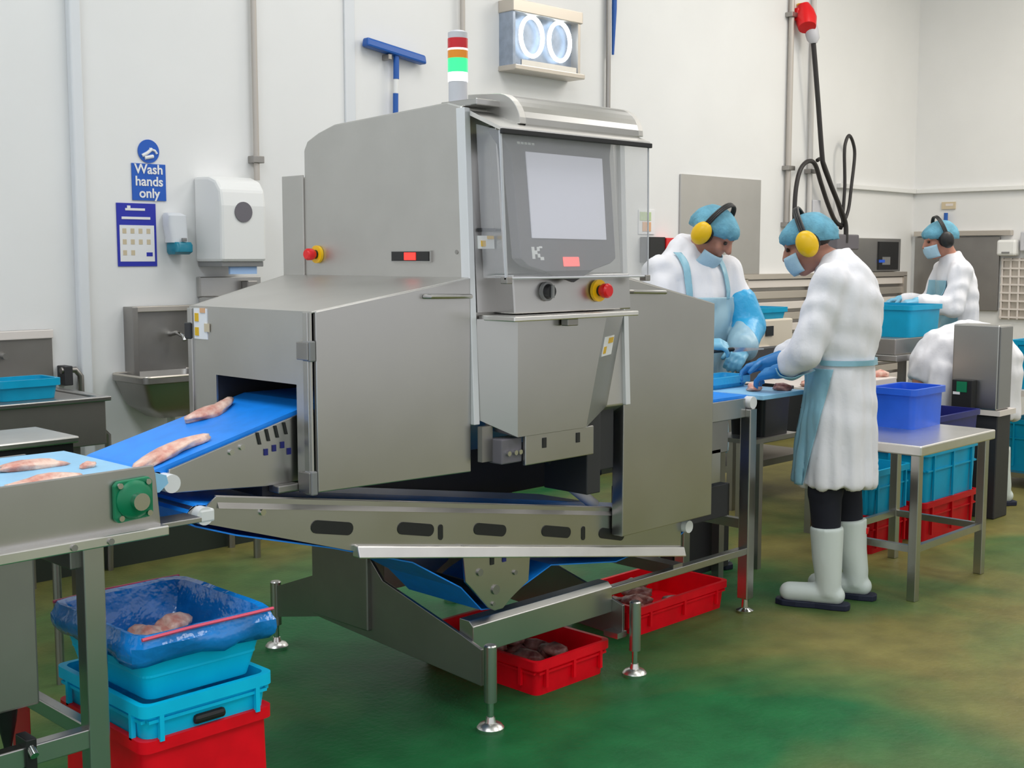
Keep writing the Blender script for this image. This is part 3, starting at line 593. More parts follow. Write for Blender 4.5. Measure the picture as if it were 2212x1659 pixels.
# bag lined crate
bagc = crate('blue_crate', 0.375, 0.45, 0.155, 'teal_brightened', (cx_, cy_, 0.426), 'light blue crate with crumpled plastic liner topping the left stack', taper=0.042, ribs=False)
for zz in (0.035, 0.06): MB().loft([MB().rrect(0, 0, 0.1875-0.042*(1-zz/0.125)-0.010+0.006*k_, 0.225-0.042*(1-zz/0.125)-0.010+0.006*k_, 0.025, zz+dz_) for k_, dz_ in ((0,0),(1,0.0),(1,0.006),(0,0.006))], cap=False).build('rib', 'teal_brightened', bagc)
def liner(a, b, h, drop, root):
    mb = MB(); rings = []
    def ring(f, z, amp, seed):
        base = rr(a*f, b*f, 0.03, z) ; out = []
        pts = []
        for i in range(len(base)):
            p, q = Vector(base[i]), Vector(base[(i+1) % len(base)]); k = max(1, int((q-p).length/0.015))
            pts.append((p, q, k))
        for p, q, k in pts:
            for j in range(k):
                v = p.lerp(q, j/k); nn = noise.noise(Vector((v.x*22, v.y*22, z*14+seed)))*amp; d = Vector((v.x/a, v.y/b, 0)).normalized()
                out.append(v + d*nn + Vector((0, 0, noise.noise(Vector((v.x*14, v.y*14, 5+seed)))*amp*0.7)))
        return out
    spec = [(1.015, h-drop, 0.018), (1.05, h-drop*0.75, 0.026), (1.06, h-drop*0.5, 0.028), (1.06, h-drop*0.22, 0.018), (1.045, h-0.008, 0.004), (1.01, h+0.014, 0.003), (0.93, h+0.010, 0.003), (0.875, h-0.02, 0.006), (0.82, h-0.05, 0.016), (0.76, h-0.09, 0.024), (0.72, 0.05, 0.012), (0.3, 0.035, 0.005)]
    R = [ring(*s, 3) for s in spec]; nmin = min(len(r) for r in R)
    def resample(r): return [r[int(i*len(r)/nmin)] for i in range(nmin)]
    mb.loft([resample(r) for r in R], cap=False)
    mb.f.append(tuple(range(len(mb.v)-nmin, len(mb.v))))
    o = mb.build('liner_bag', 'bag', root, smooth=True)
    md = o.modifiers.new('s', 'SOLIDIFY'); md.thickness = 0.0015
    for s in (-1, 1):
        MB().tube([(-a*0.98, s*(b+0.008), h+0.008), (-a*0.3, s*(b+0.01), h+0.012), (a*0.4, s*(b+0.01), h+0.011), (a*0.99, s*(b+0.008), h+0.010)], 0.0045, 6).build('seal_stripe', STRIPE, o, smooth=True)
STRIPE = mat('pink seal stripe', (0.80, 0.10, 0.18), 0.4)
liner(0.1875, 0.225, 0.163, 0.062, bagc)
for k in range(4):
    meat(0.10+0.02*random.random(), 0.075, 0.06, (cx_-0.09+0.05*k, cy_+0.03+0.04*random.uniform(-1,1), 0.485+0.016*(k % 2)), random.random()*3,
         'chunk of pinkish meat inside the blue plastic liner of top crate', 'meat chunks in the lined crate', 'meat')

crate('red_crate', 0.39, 0.62, 0.125, 'red', (3.142, 3.105, 0), 'red crate on the floor between the two front machine legs')
for k in range(14):
    meat(0.10+0.03*random.random(), 0.075, 0.05, (3.0+0.21*random.random(), 2.86+0.36*random.random(), 0.045+0.018*(k % 3)), random.random()*3,
         'chunk of dark meat trim in the red crate between the machine legs', 'meat trim in the front red crate', 'meat_dark', n=2)
crate('red_crate', 0.62, 0.40, 0.12, 'red', (4.03, 3.178, 0), 'red crate on the floor beyond the right machine leg')
for k in range(14):
    meat(0.10+0.03*random.random(), 0.075, 0.05, (3.81+0.30*random.random(), 3.05+0.22*random.random(), 0.045+0.018*(k % 3)), random.random()*3,
         'chunk of dark meat trim in the red crate beyond the right machine leg', 'meat trim in the rear red crate', 'meat_dark', n=2)

# ------------------------------------------------------------------ left wall: washing area
WY = 5.5
def txt(s, size, loc, name, m, parent, space=0.8):
    cu = bpy.data.curves.new(name, 'FONT'); cu.body = s; cu.size = size; cu.align_x = 'CENTER'; cu.align_y = 'CENTER'; cu.extrude = 0.0008; cu.space_line = space
    cu.offset = size*0.02
    t = bpy.data.objects.new(name, cu); C.objects.link(t)
    dg = bpy.context.evaluated_depsgraph_get(); dg.update()
    me = bpy.data.meshes.new_from_object(t.evaluated_get(dg)); bpy.data.objects.remove(t); bpy.data.curves.remove(cu)
    me.transform(Matrix.Rotation(PI/2, 4, 'X')); me.name = name
    me.materials.clear(); me.materials.append(M[m])
    o = bpy.data.objects.new(name, me); C.objects.link(o); o.parent = parent
    o.location = Vector(loc) - ORG[parent.name]; ORG[o.name] = Vector(loc); return o
sg = thing('wall_sign', 'blue wash hands only sign with round pictogram above it', 'sign', (3.055, WY, 1.86))
B(2.966, 3.145, 5.494, 5.499, 1.772, 1.948).build('sign_plate', 'signblue', sg)
disc = MB().cyl((3.058,5.4995,2.008),(3.058,5.494,2.008), 0.056, n=32).build('pictogram_disc', 'signblue', sg, smooth=True)
hp = MB(); hp.tube([(3.022,5.4935,1.985),(3.05,5.4925,2.0),(3.075,5.4925,2.02)], 0.008, 8); hp.tube([(3.035,5.4935,1.975),(3.08,5.4925,1.985)], 0.009, 8)
hp.tube([(3.06,5.4935,2.02),(3.09,5.4925,2.012),(3.10,5.4925,1.998)], 0.006, 8)
hp.build('hand_symbol', 'paper', disc)
for i, (s, z) in enumerate((('Wash', 1.920), ('hands', 1.862), ('only', 1.805))): txt(s, 0.064, (3.055, 5.4925, z), 'lettering', 'paper', sg)
ps = thing('notice_poster', 'framed blue and white hand washing notice below the wash hands sign', 'poster', (2.983, WY, 1.6))
B(2.881, 3.086, 5.495, 5.4995, 1.455, 1.757).build('poster_sheet', 'posterblue', ps)
B(2.893, 3.074, 5.4935, 5.4955, 1.478, 1.652).build('white_field', 'paper', ps)
hm = MB(); hm.box(2.925,3.028,5.4925,5.4945,1.722,1.733); hm.box(2.905,3.055,5.4925,5.4945,1.680,1.692); hm.box(2.935,2.952,5.4925,5.4945,1.733,1.745); hm.build('header_lettering', 'paper', ps)
k_ = MB()
for r in range(3):
    for c in range(4):
        if r == 2 and c > 1: continue
        k_.box(2.907+c*0.042, 2.927+c*0.042, 5.4925, 5.4945, 1.612-r*0.052, 1.636-r*0.052)
k_.build('pictogram_grid', 'tan', ps)
B(3.03, 3.062, 5.4925, 5.4945, 1.503, 1.522).build('blue_mark', 'posterblue', ps)
# soap dispenser
sd = thing('soap_dispenser', 'clear and white wall soap dispenser with teal base beside the paper towel dispenser', 'dispenser', (3.17, WY, 1.6))
MB().loft([MB().rrect(3.17, 5.452, 0.045, 0.045, 0.02, z) for z in (1.57, 1.59)] + [MB().rrect(3.165, 5.455, 0.05, 0.043, 0.02, z) for z in (1.66, 1.70)] + [MB().rrect(3.16, 5.47, 0.035, 0.028, 0.015, 1.715)]).build('reservoir', 'trim', sd, smooth=True)
MB().loft([MB().rrect(3.18, 5.45, 0.04, 0.045, 0.02, 1.512), MB().rrect(3.18, 5.44, 0.048, 0.055, 0.02, 1.525), MB().rrect(3.18, 5.44, 0.048, 0.055, 0.02, 1.558), MB().rrect(3.18, 5.445, 0.045, 0.05, 0.02, 1.572)]).build('soap_tank', 'tealp', sd, smooth=True)
B(3.165, 3.19, 5.385, 5.40, 1.575, 1.592).build('push_pad', 'midgrey', sd, bevel=0.003)
# paper towel dispenser
pd = thing('towel_dispenser', 'large white paper towel dispenser on the wall above the hand basin', 'dispenser', (3.5, WY, 1.7))
dpf = [(5.5,1.475),(5.26,1.475),(5.255,1.49),(5.25,1.75),(5.262,1.83),(5.30,1.875),(5.36,1.895),(5.5,1.90)]
MB().prism(dpf, 'x', 3.30, 3.56).build('casing', 'white', pd, bevel=0.018)
MB().cyl((3.425,5.262,1.72),(3.425,5.246,1.72), 0.05, n=28).build('window', 'bezel', pd, smooth=True).scale = (1, 1, 1)
B(3.31, 3.55, 5.27, 5.49, 1.452, 1.476).build('underside', 'midgrey', pd, bevel=0.003)
B(3.365, 3.52, 5.285, 5.30, 1.415, 1.455).build('paper_towel', 'bluepaper', pd)
# conduit pipes on the walls
def pipe(x, z0, z1, r, label, m='pipe', brackets=(), y=5.47):
    t = thing('conduit_pipe', label, 'pipe', (x, y, z0))
    MB().cyl((x,y,z0),(x,y,z1), r, n=14).build('tube', m, t, smooth=True)
    for zb in brackets: B(x-r*2.2, x+r*2.2, y-r*1.6, 5.5, zb-0.018, zb+0.018).build('pipe_bracket', 'steel_dark', t, bevel=0.003)
    return t
pipe(3.655, 1.895, 4.7, 0.015, 'thin grey conduit running up the wall above the paper towel dispenser', 'pipe', (2.0,))
pipe(5.115, 2.2, 4.7, 0.015, 'thin pipe on the wall behind the machine signal lamp', 'pipe', (2.3,))
pipe(6.45, 2.42, 4.7, 0.016, 'pipe with blue hose beside it right of insect lamp', 'steel_dark', (2.46,))
pipe(8.69, 1.74, 4.7, 0.022, 'vertical pipe left of the red plug', 'pipe', (3.41, 2.21, 1.76))
pipe(9.02, 1.74, 4.7, 0.020, 'vertical pipe carrying the red socket and cable', 'pipe_l', (2.2,))
bh = MB().tube([(6.49,5.455,4.7),(6.49,5.455,3.15),(6.485,5.46,2.85)], [0.017,0.017,0.008], 10).build('blue_hose', 'blue_p', smooth=True, origin=(6.49,5.455,2.85)); tag(bh, 'blue hose hanging on the wall next to the pipe', 'hose')
# squeegee
sq = thing('floor_squeegee', 'blue headed long handled squeegee hung on the wall left of the signal lamp', 'squeegee', (4.58, 5.46, 2.3))
MB().hexa([(4.365,5.43,2.655),(4.80,5.43,2.600),(4.80,5.49,2.600),(4.365,5.49,2.655)], [(4.37,5.435,2.705),(4.795,5.435,2.652),(4.795,5.485,2.652),(4.37,5.485,2.705)]).build('head', 'blue_p', sq, bevel=0.012)
MB().cyl((4.592,5.46,2.63),(4.590,5.46,2.50), 0.017, n=12).build('socket', 'blue_p', sq, smooth=True)
MB().cyl((4.590,5.46,2.50),(4.585,5.46,2.42), 0.015, n=12).build('white_grip', 'white', sq, smooth=True)
MB().cyl((4.585,5.46,2.42),(4.57,5.46,1.4), 0.016, n=12).build('pole', 'blue_p', sq, smooth=True)
B(4.52, 4.545, 5.44, 5.5, 2.60, 2.63).build('hook', 'steel_dark', sq, bevel=0.003)
# insect killer
ik = thing('insect_killer', 'wall mounted insect killer lamp with two glowing ring tubes', 'lamp', (5.9, WY, 2.9))
B(5.46, 6.05, 5.44, 5.5, 2.68, 3.03).build('back_tray', 'killblue', ik, bevel=0.004)
B(5.44, 6.08, 5.37, 5.5, 2.985, 3.06).build('top_rail', 'killframe', ik, bevel=0.006)
B(5.44, 6.08, 5.35, 5.5, 2.635, 2.668).build('bottom_rail', 'killframe', ik, bevel=0.006)
B(5.50, 6.00, 5.355, 5.365, 2.66, 2.70).build('catch_lip', 'bright', ik)
for x in (5.46, 6.055): B(x-.012, x+.012, 5.38, 5.5, 2.66, 3.0).build('end_frame', 'killframe' if x > 6 else 'killblue', ik, bevel=0.003)
for x in (5.645, 5.90):
    rt_ = MB().tube([(x+0.098*math.cos(a), 5.41, 2.858+0.118*math.sin(a)) for a in [2*PI*k/28 for k in range(28)]], 0.014, 8, closed=True).build('ring_tube', 'uv', ik, smooth=True)
    B(x-.01, x+.01, 5.41, 5.44, 2.97, 2.985).build('tube_clip', 'white', rt_)
MB().tube([(5.50,5.40,3.06),(5.48,5.42,3.11),(5.38,5.45,3.13),(5.30,5.46,3.25)], 0.008, 8).build('power_cable', 'killframe', ik, smooth=True)
# hand basin
hb = thing('hand_basin', 'steel wall hand basin with tall splashback left of the machine hood', 'sink', (3.12, WY, 0.95))
B(2.93, 3.28, 5.48, 5.5, 0.91, 1.262).build('splashback', 'steel_dark', hb, bevel=0.004)
B(2.90, 2.93, 5.41, 5.5, 0.80, 1.262).build('side_wing', 'steel_dark', hb, bevel=0.003)
B(2.93, 3.28, 5.44, 5.5, 1.235, 1.262).build('top_rail', 'killframe', hb, bevel=0.003)
MB().loft([MB().rrect(3.06, 5.36, 0.10, 0.08, 0.03, 0.735), MB().rrect(3.04, 5.34, 0.17, 0.13, 0.04, 0.80), MB().rrect(3.03, 5.33, 0.20, 0.155, 0.03, 0.91), MB().rrect(3.03, 5.33, 0.21, 0.165, 0.03, 0.915), MB().rrect(3.03, 5.33, 0.21, 0.165, 0.03, 0.945), MB().rrect(3.03, 5.33, 0.19, 0.145, 0.03, 0.945), MB().rrect(3.04, 5.34, 0.15, 0.11, 0.03, 0.83)]).build('bowl', 'steel_dark', hb, smooth=True)
MB().tube([MB().rrect(3.03, 5.33, 0.205, 0.16, 0.03, 0.943)[i] for i in range(20)], 0.007, 6, closed=True).build('rim', 'killframe', hb, smooth=True)
MB().tube([(3.14,5.48,1.12),(3.14,5.42,1.13),(3.14,5.36,1.115),(3.14,5.35,1.095)], 0.011, 10).build('spout', 'chrome', hb, smooth=True)
MB().tube([(3.06,5.36,0.74),(3.06,5.36,0.62),(3.06,5.49,0.60)], 0.02, 12).build('waste_pipe', 'white', hb, smooth=True)
# second basin behind the hood
b2 = thing('wash_unit', 'small steel wash unit on slim legs behind the infeed hood', 'sink', (3.47, 5.3, 0))
B(3.30, 3.66, 5.15, 5.48, 1.05, 1.30).build('bowl', 'steel', b2, bevel=0.008)
B(3.30, 3.66, 5.46, 5.497, 1.30, 1.40).build('splashback', 'steel', b2, bevel=0.004)
B(3.54, 3.60, 5.40, 5.46, 1.30, 1.38).build('tap', 'steel_dark', b2, bevel=0.006)
for x, y in ((3.41,5.17),(3.44,5.45)): MB().cyl((x,y,0),(x,y,1.06), 0.018, n=12).build('leg', 'steel_dark', b2, smooth=True)
# trough sink at far left
ts = thing('trough_sink', 'long steel trough sink against the wall at far left', 'sink', (1.6, 5.1, 0))
tr = MB()
tr.box(0.2, 2.47, 4.86, 4.88, 0.71, 0.90); tr.box(2.45, 2.47, 4.88, 5.44, 0.71, 0.90); tr.box(0.2, 2.47, 5.44, 5.46, 0.71, 0.96); tr.box(0.2, 2.47, 4.88, 5.44, 0.71, 0.73); tr.box(0.2,0.22,4.88,5.44,0.71,0.9)
tr.build('trough', 'steel_dark', ts, bevel=0.004)
rim = MB(); rim.box(0.2, 2.49, 4.845, 4.885, 0.895, 0.915); rim.box(2.445, 2.49, 4.885, 5.46, 0.895, 0.915); rim.build('rim', 'steel', ts, bevel=0.004)
B(1.2, 2.53, 5.47, 5.498, 0.93, 1.17).build('splashback', 'steel_dark', ts, bevel=0.004)
B(1.2, 2.53, 5.455, 5.49, 1.13, 1.17).build('splash_rail', 'ivory', ts, bevel=0.004)
for x in (0.35, 2.35):
    for y in (4.92, 5.40): B(x-.02, x+.02, y-.02, y+.02, 0, 0.715).build('leg', 'steel_dark', ts)
tp = MB().tube([(2.12,5.44,0.96),(2.12,5.44,1.05),(2.10,5.40,1.07),(2.05,5.30,1.06),(2.03,5.27,1.03)], 0.012, 10).build('tap', 'chrome', ts, smooth=True)
MB().tube([(2.06,5.44,1.07),(2.18,5.44,1.07)], 0.01, 8).build('lever', 'steel_dark', tp, smooth=True)
tp = MB().tube([(2.20,5.47,1.20),(2.20,5.44,1.22),(2.16,5.42,1.23)], 0.014, 10).build('upper_tap', 'chrome', ts, smooth=True)
MB().cyl((2.30,5.47,1.06),(2.30,5.44,1.06), 0.014, n=12).build('tap_stub', 'steel', ts, smooth=True)
wp = thing('waste_pipe', 'dark bent drain pipe with bracket at the trough sink end', 'pipe', (2.62, 5.4, 0.6))
MB().tube([(2.55,5.44,0.98),(2.62,5.44,0.98),(2.645,5.44,0.95),(2.645,5.44,0.72),(2.66,5.44,0.69),(2.74,5.44,0.69),(2.77,5.44,0.66),(2.77,5.44,0.3),(2.77,5.46,0.0)], 0.015, 12).build('tube', 'steel_dark', wp, smooth=True)
B(2.56, 2.60, 5.42, 5.5, 0.91, 1.0).build('pipe_bracket', 'darkmetal', wp, bevel=0.004)
bt_ = crate('blue_tub', 0.27, 0.2, 0.085, 'teal', (2.21, 5.09, 0.908), 'upturned light blue tub across the trough sink at far left', ribs=False, cat='tub')
B(2.0, 2.44, 4.87, 5.44, 0.898, 0.907).build('draining_grid', 'steel_dark', ts)
# lidded steel bin near the conveyor
sb = thing('steel_bin', 'low steel bin with pale lid standing behind the feed conveyor', 'bin', (1.75, 4.2, 0))
B(1.45, 1.93, 4.07, 4.36, 0.62, 0.855).build('bin_body', 'darkmetal', sb, bevel=0.01)
for x in (1.5, 1.88):
    for y in (4.10, 4.33): MB().cyl((x,y,0),(x,y,0.62), 0.015, n=10).build('leg', 'steel_dark', sb, smooth=True)
B(1.42, 1.955, 4.045, 4.385, 0.858, 0.882).build('lid', 'bright', sb, bevel=0.006)
B(1.44, 1.94, 4.06, 4.37, 0.80, 0.858).build('lid_shade', 'black', sb, bevel=0.004)  # black band paints the shaded front under the lid

# ------------------------------------------------------------------ right: wall items
o = B(7.29, 8.33, 5.485, 5.499, 1.365, 2.10).build('splash_panel', 'steel', bevel=0.003, origin=(7.8,5.49,1.365)); tag(o, 'plain stainless wall panel behind the worker with yellow ear defenders on left', 'panel')
t = thing('slatted_panel', 'beige steel slatted panel low on the back wall between the two workers', 'panel', (9.3, 5.45, 0.26))
fr = MB(); fr.box(8.05, 10.7, 5.44, 5.497, 1.325, 1.365); fr.box(8.05,8.11,5.44,5.497,0.26,1.33); fr.box(9.05,9.10,5.44,5.497,0.26,1.33); fr.box(9.9,9.95,5.44,5.497,0.26,1.33); fr.box(10.64,10.7,5.44,5.497,0.26,1.33); fr.build('frame', 'killframe', t)
for k in range(12): B(8.1, 10.65, 5.455, 5.49, 0.288+k*0.088, 0.348+k*0.088).build('slat', 'ivory' if k % 2 else 'killframe', t, bevel=0.004)
B(8.1, 10.65, 5.491, 5.498, 0.26, 1.33).build('backing', 'steel_dark', t)
t = thing('wall_cabinet', 'steel wall cabinet with open black window beside the standing worker', 'cabinet', (10.1, 5.45, 1.37))
B(9.6, 10.56, 5.44, 5.498, 1.37, 1.665).build('casing', 'steel', t, bevel=0.004)
B(10.14, 10.50, 5.43, 5.445, 1.385, 1.635).build('dark_window', 'black', t); B(10.2, 10.34, 5.425, 5.432, 1.43, 1.50).build('display_strip', 'midgrey', t); B(10.14, 10.24, 5.424, 5.431, 1.45, 1.475).build('blue_light', 'blue', t)
o = B(10.87, 10.895, 4.66, 5.46, 1.02, 1.68).build('splash_panel', 'steel_dark', bevel=0.003, origin=(10.89,5,1.02)); tag(o, 'dark grey sheet panel on the right wall behind the far worker', 'panel')
o = B(10.84, 10.897, 4.55, 5.46, 1.69, 1.735).build('wall_rail', 'killframe', bevel=0.003, origin=(10.89,5,1.69)); tag(o, 'beige rail on the right wall above the dark grey panel', 'rail')
t = thing('wire_rack', 'cream wire grid rack on the right wall at the photo edge', 'rack', (10.88, 4.4, 1.0))
B(10.885, 10.897, 4.0, 4.64, 0.95, 1.49).build('back_sheet', 'killframe', t)
gr = MB()
for k in range(9): gr.box(10.87, 10.88, 4.02+k*0.075, 4.035+k*0.075, 0.95, 1.49)
for k in range(8): gr.box(10.868, 10.882, 4.0, 4.64, 0.96+k*0.072, 0.975+k*0.072)
gr.build('wire_grid', 'ivory', t)
t = thing('paper_dispenser', 'small white dispenser on the right wall above the wire rack', 'dispenser', (10.88, 4.56, 1.5))
B(10.78, 10.897, 4.48, 4.65, 1.51, 1.65).build('casing', 'white', t, bevel=0.02); B(10.775, 10.785, 4.53, 4.60, 1.53, 1.545).build('outlet', 'midgrey', t)
o = B(10.82, 10.897, 4.30, 4.46, 1.55, 1.72).build('grey_box', 'grey', bevel=0.01, origin=(10.89,4.4,1.55)); tag(o, 'grey wall box at the right photo edge beside white dispenser', 'box')
t = thing('wall_label', 'small beige notice on the right wall above the far worker', 'sign', (10.895, 5.15, 1.95))
B(10.885, 10.899, 5.09, 5.22, 1.935, 2.0).build('plate', 'tan', t); B(10.883, 10.887, 5.11, 5.18, 1.962, 1.985).build('printed_field', 'ivory', t)
o = MB().cyl((10.86,5.163,1.68),(10.86,5.163,1.90), 0.018, n=12).build('cleaning_brush', 'blue_p', smooth=True, origin=(10.86,5.163,1.735)); tag(o, 'blue cleaning brush standing upright on the right wall rail', 'brush')
t = thing('paper_notice', 'small notice with green and orange blocks beside clear machine guard', 'sign', (6.9, 5.49, 1.7))
B(6.82, 7.0, 5.493, 5.499, 1.66, 1.83).build('sheet', 'paper', t); B(6.83, 6.955, 5.490, 5.494, 1.755, 1.815).build('green_block', 'lgreen', t); B(6.86, 6.955, 5.490, 5.494, 1.68, 1.745).build('orange_block', 'orange', t)
t = thing('hose_box', 'black and red wall box partly behind the left worker', 'box', (6.98, 5.45, 1.45))
B(6.84, 7.02, 5.41, 5.498, 1.46, 1.64).build('black_case', 'black', t, bevel=0.004); B(7.02, 7.17, 5.40, 5.498, 1.50, 1.635).build('red_cover', 'redp', t, bevel=0.004)
# red socket and cable
t = thing('red_socket', 'red industrial socket and plug high on the wall with cable hanging', 'socket', (8.82, 5.4, 3.35))
MB().tube([(8.80,5.44,3.50),(8.80,5.42,3.44),(8.79,5.40,3.38),(8.76,5.37,3.31)], [0.05,0.075,0.085,0.07], 16).build('socket_body', 'redp', t, smooth=True)
B(8.72, 8.93, 5.43, 5.47, 3.37, 3.47).build('flange', 'redp', t, bevel=0.01)
B(8.80, 8.90, 5.44, 5.5, 3.46, 3.52).build('yellow_cap', 'labelyellow', t, bevel=0.01)
MB().tube([(8.83,5.39,3.36),(8.845,5.38,3.29),(8.855,5.37,3.23),(8.858,5.37,3.20)], [0.05,0.055,0.05,0.03], 14).build('plug', 'grey', t, smooth=True)
cbm = MB()
def spl(pts, k=8):
    P = [Vector(p) for p in pts]; out = []
    for i in range(len(P)-1):
        a, b, c, d = P[max(i-1,0)], P[i], P[i+1], P[min(i+2,len(P)-1)]
        for j in range(k):
            u = j/k; out.append(0.5*((2*b)+(c-a)*u+(2*a-5*b+4*c-d)*u*u+(3*b-a-3*c+d)*u**3))
    out.append(P[-1]); return out
Y1, Y2, Y3 = 5.37, 5.40, 5.43
c1 = MB().tube(spl([(8.858,Y1,3.20),(8.90,Y1,3.0),(8.96,Y1,2.7),(9.03,Y1,2.34),(9.06,Y1,2.25),(9.16,Y1,2.12),(9.28,Y1,1.98),(9.40,Y1,1.84),(9.445,Y1,1.75),(9.45,Y1,1.62)]), 0.020, 10)
c1.tube(spl([(8.70,Y2,1.70),(8.685,Y2,1.85),(8.70,Y2,2.05),(8.76,Y2,2.2),(8.87,Y2,2.27),(8.98,Y2,2.25),(9.08,Y2,2.10),(9.20,Y2,1.93),(9.32,Y2,1.80),(9.43,Y2,1.76)]), 0.018, 10)
c1.tube(spl([(9.06,Y3,2.29),(9.13,Y3,2.30),(9.22,Y3,2.2),(9.33,Y3,2.05),(9.45,Y3,1.88),(9.50,Y3,1.80),(9.46,Y3,1.74)]), 0.016, 10)
c1.tube(spl([(9.44,Y2,1.76),(9.53,Y2,1.90),(9.57,Y2,2.1),(9.61,Y2,2.35),(9.58,Y2,2.46),(9.51,Y2,2.52),(9.455,Y2,2.46),(9.44,Y2,2.36),(9.46,Y2,2.1),(9.44,Y2,1.85)]), 0.014, 10)
c1.build('cable', 'cable', t, smooth=True)
o = B(9.30, 9.66, 5.36, 5.498, 1.56, 1.69).build('cable_connector', 'bezel', bevel=0.012, origin=(9.45,5.45,1.56)); tag(o, 'dark cable connector block on the wall behind the standing worker', 'connector')
o = B(9.05, 9.17, 5.45, 5.498, 1.81, 1.97).build('junction_box', 'grey', bevel=0.008, origin=(9.1,5.49,1.8)); tag(o, 'small grey junction box on the wall inside the cable loop', 'box')

# ------------------------------------------------------------------ sorting conveyor between the two workers
sv = thing('sorting_conveyor', 'steel sorting conveyor with blue belt leaving the machine toward the two workers', 'conveyor', (4.3, 3.1, 0))
MB().prism([(3.80,0.925),(4.33,0.925),(4.355,0.91),(4.355,0.89),(4.33,0.875),(3.80,0.875)], 'y', 2.905, 3.27).build('belt', 'belt', sv)
B(3.87, 4.30, 2.885, 2.90, 0.835, 0.915).build('side_plate', 'steel', sv, bevel=0.003)
B(3.80, 4.62, 3.285, 3.30, 0.83, 0.955).build('side_plate', 'ivory', sv, bevel=0.003)
B(4.36, 4.68, 2.84, 3.28, 0.905, 0.925).build('catch_plate', 'lbelt', sv, bevel=0.003)
B(4.62, 5.0, 3.06, 3.29, 0.665, 0.685).build('tub_shelf', 'steel_dark', sv)
B(4.97, 5.0, 3.25, 3.29, 0, 0.665).build('leg', 'steel_dark', sv)
MB().cyl((4.335,2.87,0.895),(4.335,2.91,0.895), 0.026, n=18).build('roller_end', 'white', sv, smooth=True)
for x, y in ((4.325,2.886),(4.38,3.26)):
    lgm = B(x-.025, x+.025, y-.025, y+.025, 0.06, 0.87).build('leg', 'steel', sv, bevel=0.004)
    MB().lathe([(0.035,0),(0.037,0.01),(0.016,0.02),(0.013,0.065)], (x,y,0)).build('levelling_foot', 'chrome', lgm, smooth=True)
B(3.88, 4.20, 2.90, 2.92, 0.70, 0.835).build('drive_cover', 'steel_dark', sv, bevel=0.004)
B(3.87, 4.03, 2.90, 3.1, 0.58, 0.70).build('blue_guard', 'blue', sv, bevel=0.006)
B(4.07, 4.15, 2.90, 2.93, 0.58, 0.72).build('hanger_plate', 'steel', sv, bevel=0.003)
B(3.36, 4.31, 2.865, 2.90, 0.255, 0.285).build('long_rail', 'steel', sv, bevel=0.003)
B(3.80, 3.86, 2.87, 3.26, 0.255, 0.30).build('cross_rail', 'steel_dark', sv)
B(4.31, 4.34, 2.91, 3.24, 0.36, 0.40).build('cross_rail', 'steel', sv); B(4.35, 4.66, 3.25, 3.28, 0.36, 0.40).build('cross_rail', 'steel', sv)
B(3.95, 4.31, 3.245, 3.275, 0.55, 0.60).build('cross_rail', 'steel_dark', sv)
for x, y in ((4.66,3.265),): B(x-.02, x+.02, y-.02, y+.02, 0, 0.905).build('leg', 'steel_dark', sv)
B(4.36, 4.80, 3.30, 3.37, 0.04, 0.44).build('drive_box', 'darkmetal', sv, bevel=0.004)
B(3.86, 4.25, 2.93, 3.24, 0.42, 0.56).build('under_tray', 'darkmetal', sv, bevel=0.004)
tub = crate('black_tub', 0.26, 0.22, 0.22, 'black', (4.84, 3.17, 0.686), 'black tub on a low shelf in front of the standing worker', ribs=False, cat='tub')
crate('pale_tray', 0.30, 0.16, 0.05, 'oversleeve', (4.52, 3.18, 0.926), 'light blue tray on the sorting conveyor end beside the workers gloves', ribs=False, cat='tray')
meat(0.10, 0.06, 0.04, (4.50, 2.98, 0.925), 0.4, 'pink meat piece on the sorting conveyor end plate, under the gloved hand', seed=31)
meat(0.08, 0.06, 0.04, (4.60, 2.90, 0.925), 1.4, 'dark red meat piece beside the pink one on the end plate', m='meat_dark', seed=33)
# ------------------------------------------------------------------ stool table with boxes at right
st = thing('steel_stand', 'low steel stand with blue box on it beside the standing worker', 'table', (5.35, 2.7, 0))
B(4.95, 5.70, 2.425, 2.93, 0.645, 0.69).build('table_top', 'ivory_steel' if False else 'bright', st, bevel=0.006)
for x, y in ((4.985,2.46),(5.65,2.46),(4.985,2.90),(5.65,2.90)): B(x-.02, x+.02, y-.02, y+.02, 0, 0.65).build('leg', 'steel', st, bevel=0.003)
for x in (4.985, 5.65): B(x-.012, x+.012, 2.48, 2.88, 0.215, 0.245).build('stretcher', 'steel', st)
for y in (2.46, 2.90): B(5.0, 5.64, y-.012, y+.012, 0.215, 0.245).build('stretcher', 'steel', st)
crate('blue_box', 0.33, 0.24, 0.19, 'blue', (5.555, 2.80, 0.69), 'royal blue box standing on the low steel stand', ribs=False, cat='box', taper=0.015)
crate('red_crate', 0.64, 0.44, 0.21, 'red_shaded', (6.37, 3.15, 0), 'red crate at the bottom of stack behind the steel stand', ribs=True)
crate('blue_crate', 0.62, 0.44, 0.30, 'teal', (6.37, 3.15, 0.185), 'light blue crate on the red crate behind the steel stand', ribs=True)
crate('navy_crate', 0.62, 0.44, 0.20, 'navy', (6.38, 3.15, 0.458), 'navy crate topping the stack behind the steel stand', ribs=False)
crate('shadowed_crate', 0.40, 0.30, 0.2, 'red_shaded', (5.80, 3.14, 0), 'red crate in shadow behind the standing worker, left of stack', ribs=True)
crate('shadowed_crate', 0.40, 0.30, 0.25, 'teal', (5.80, 3.14, 0.178), 'blue crate in shadow on the red one behind standing worker', ribs=True)
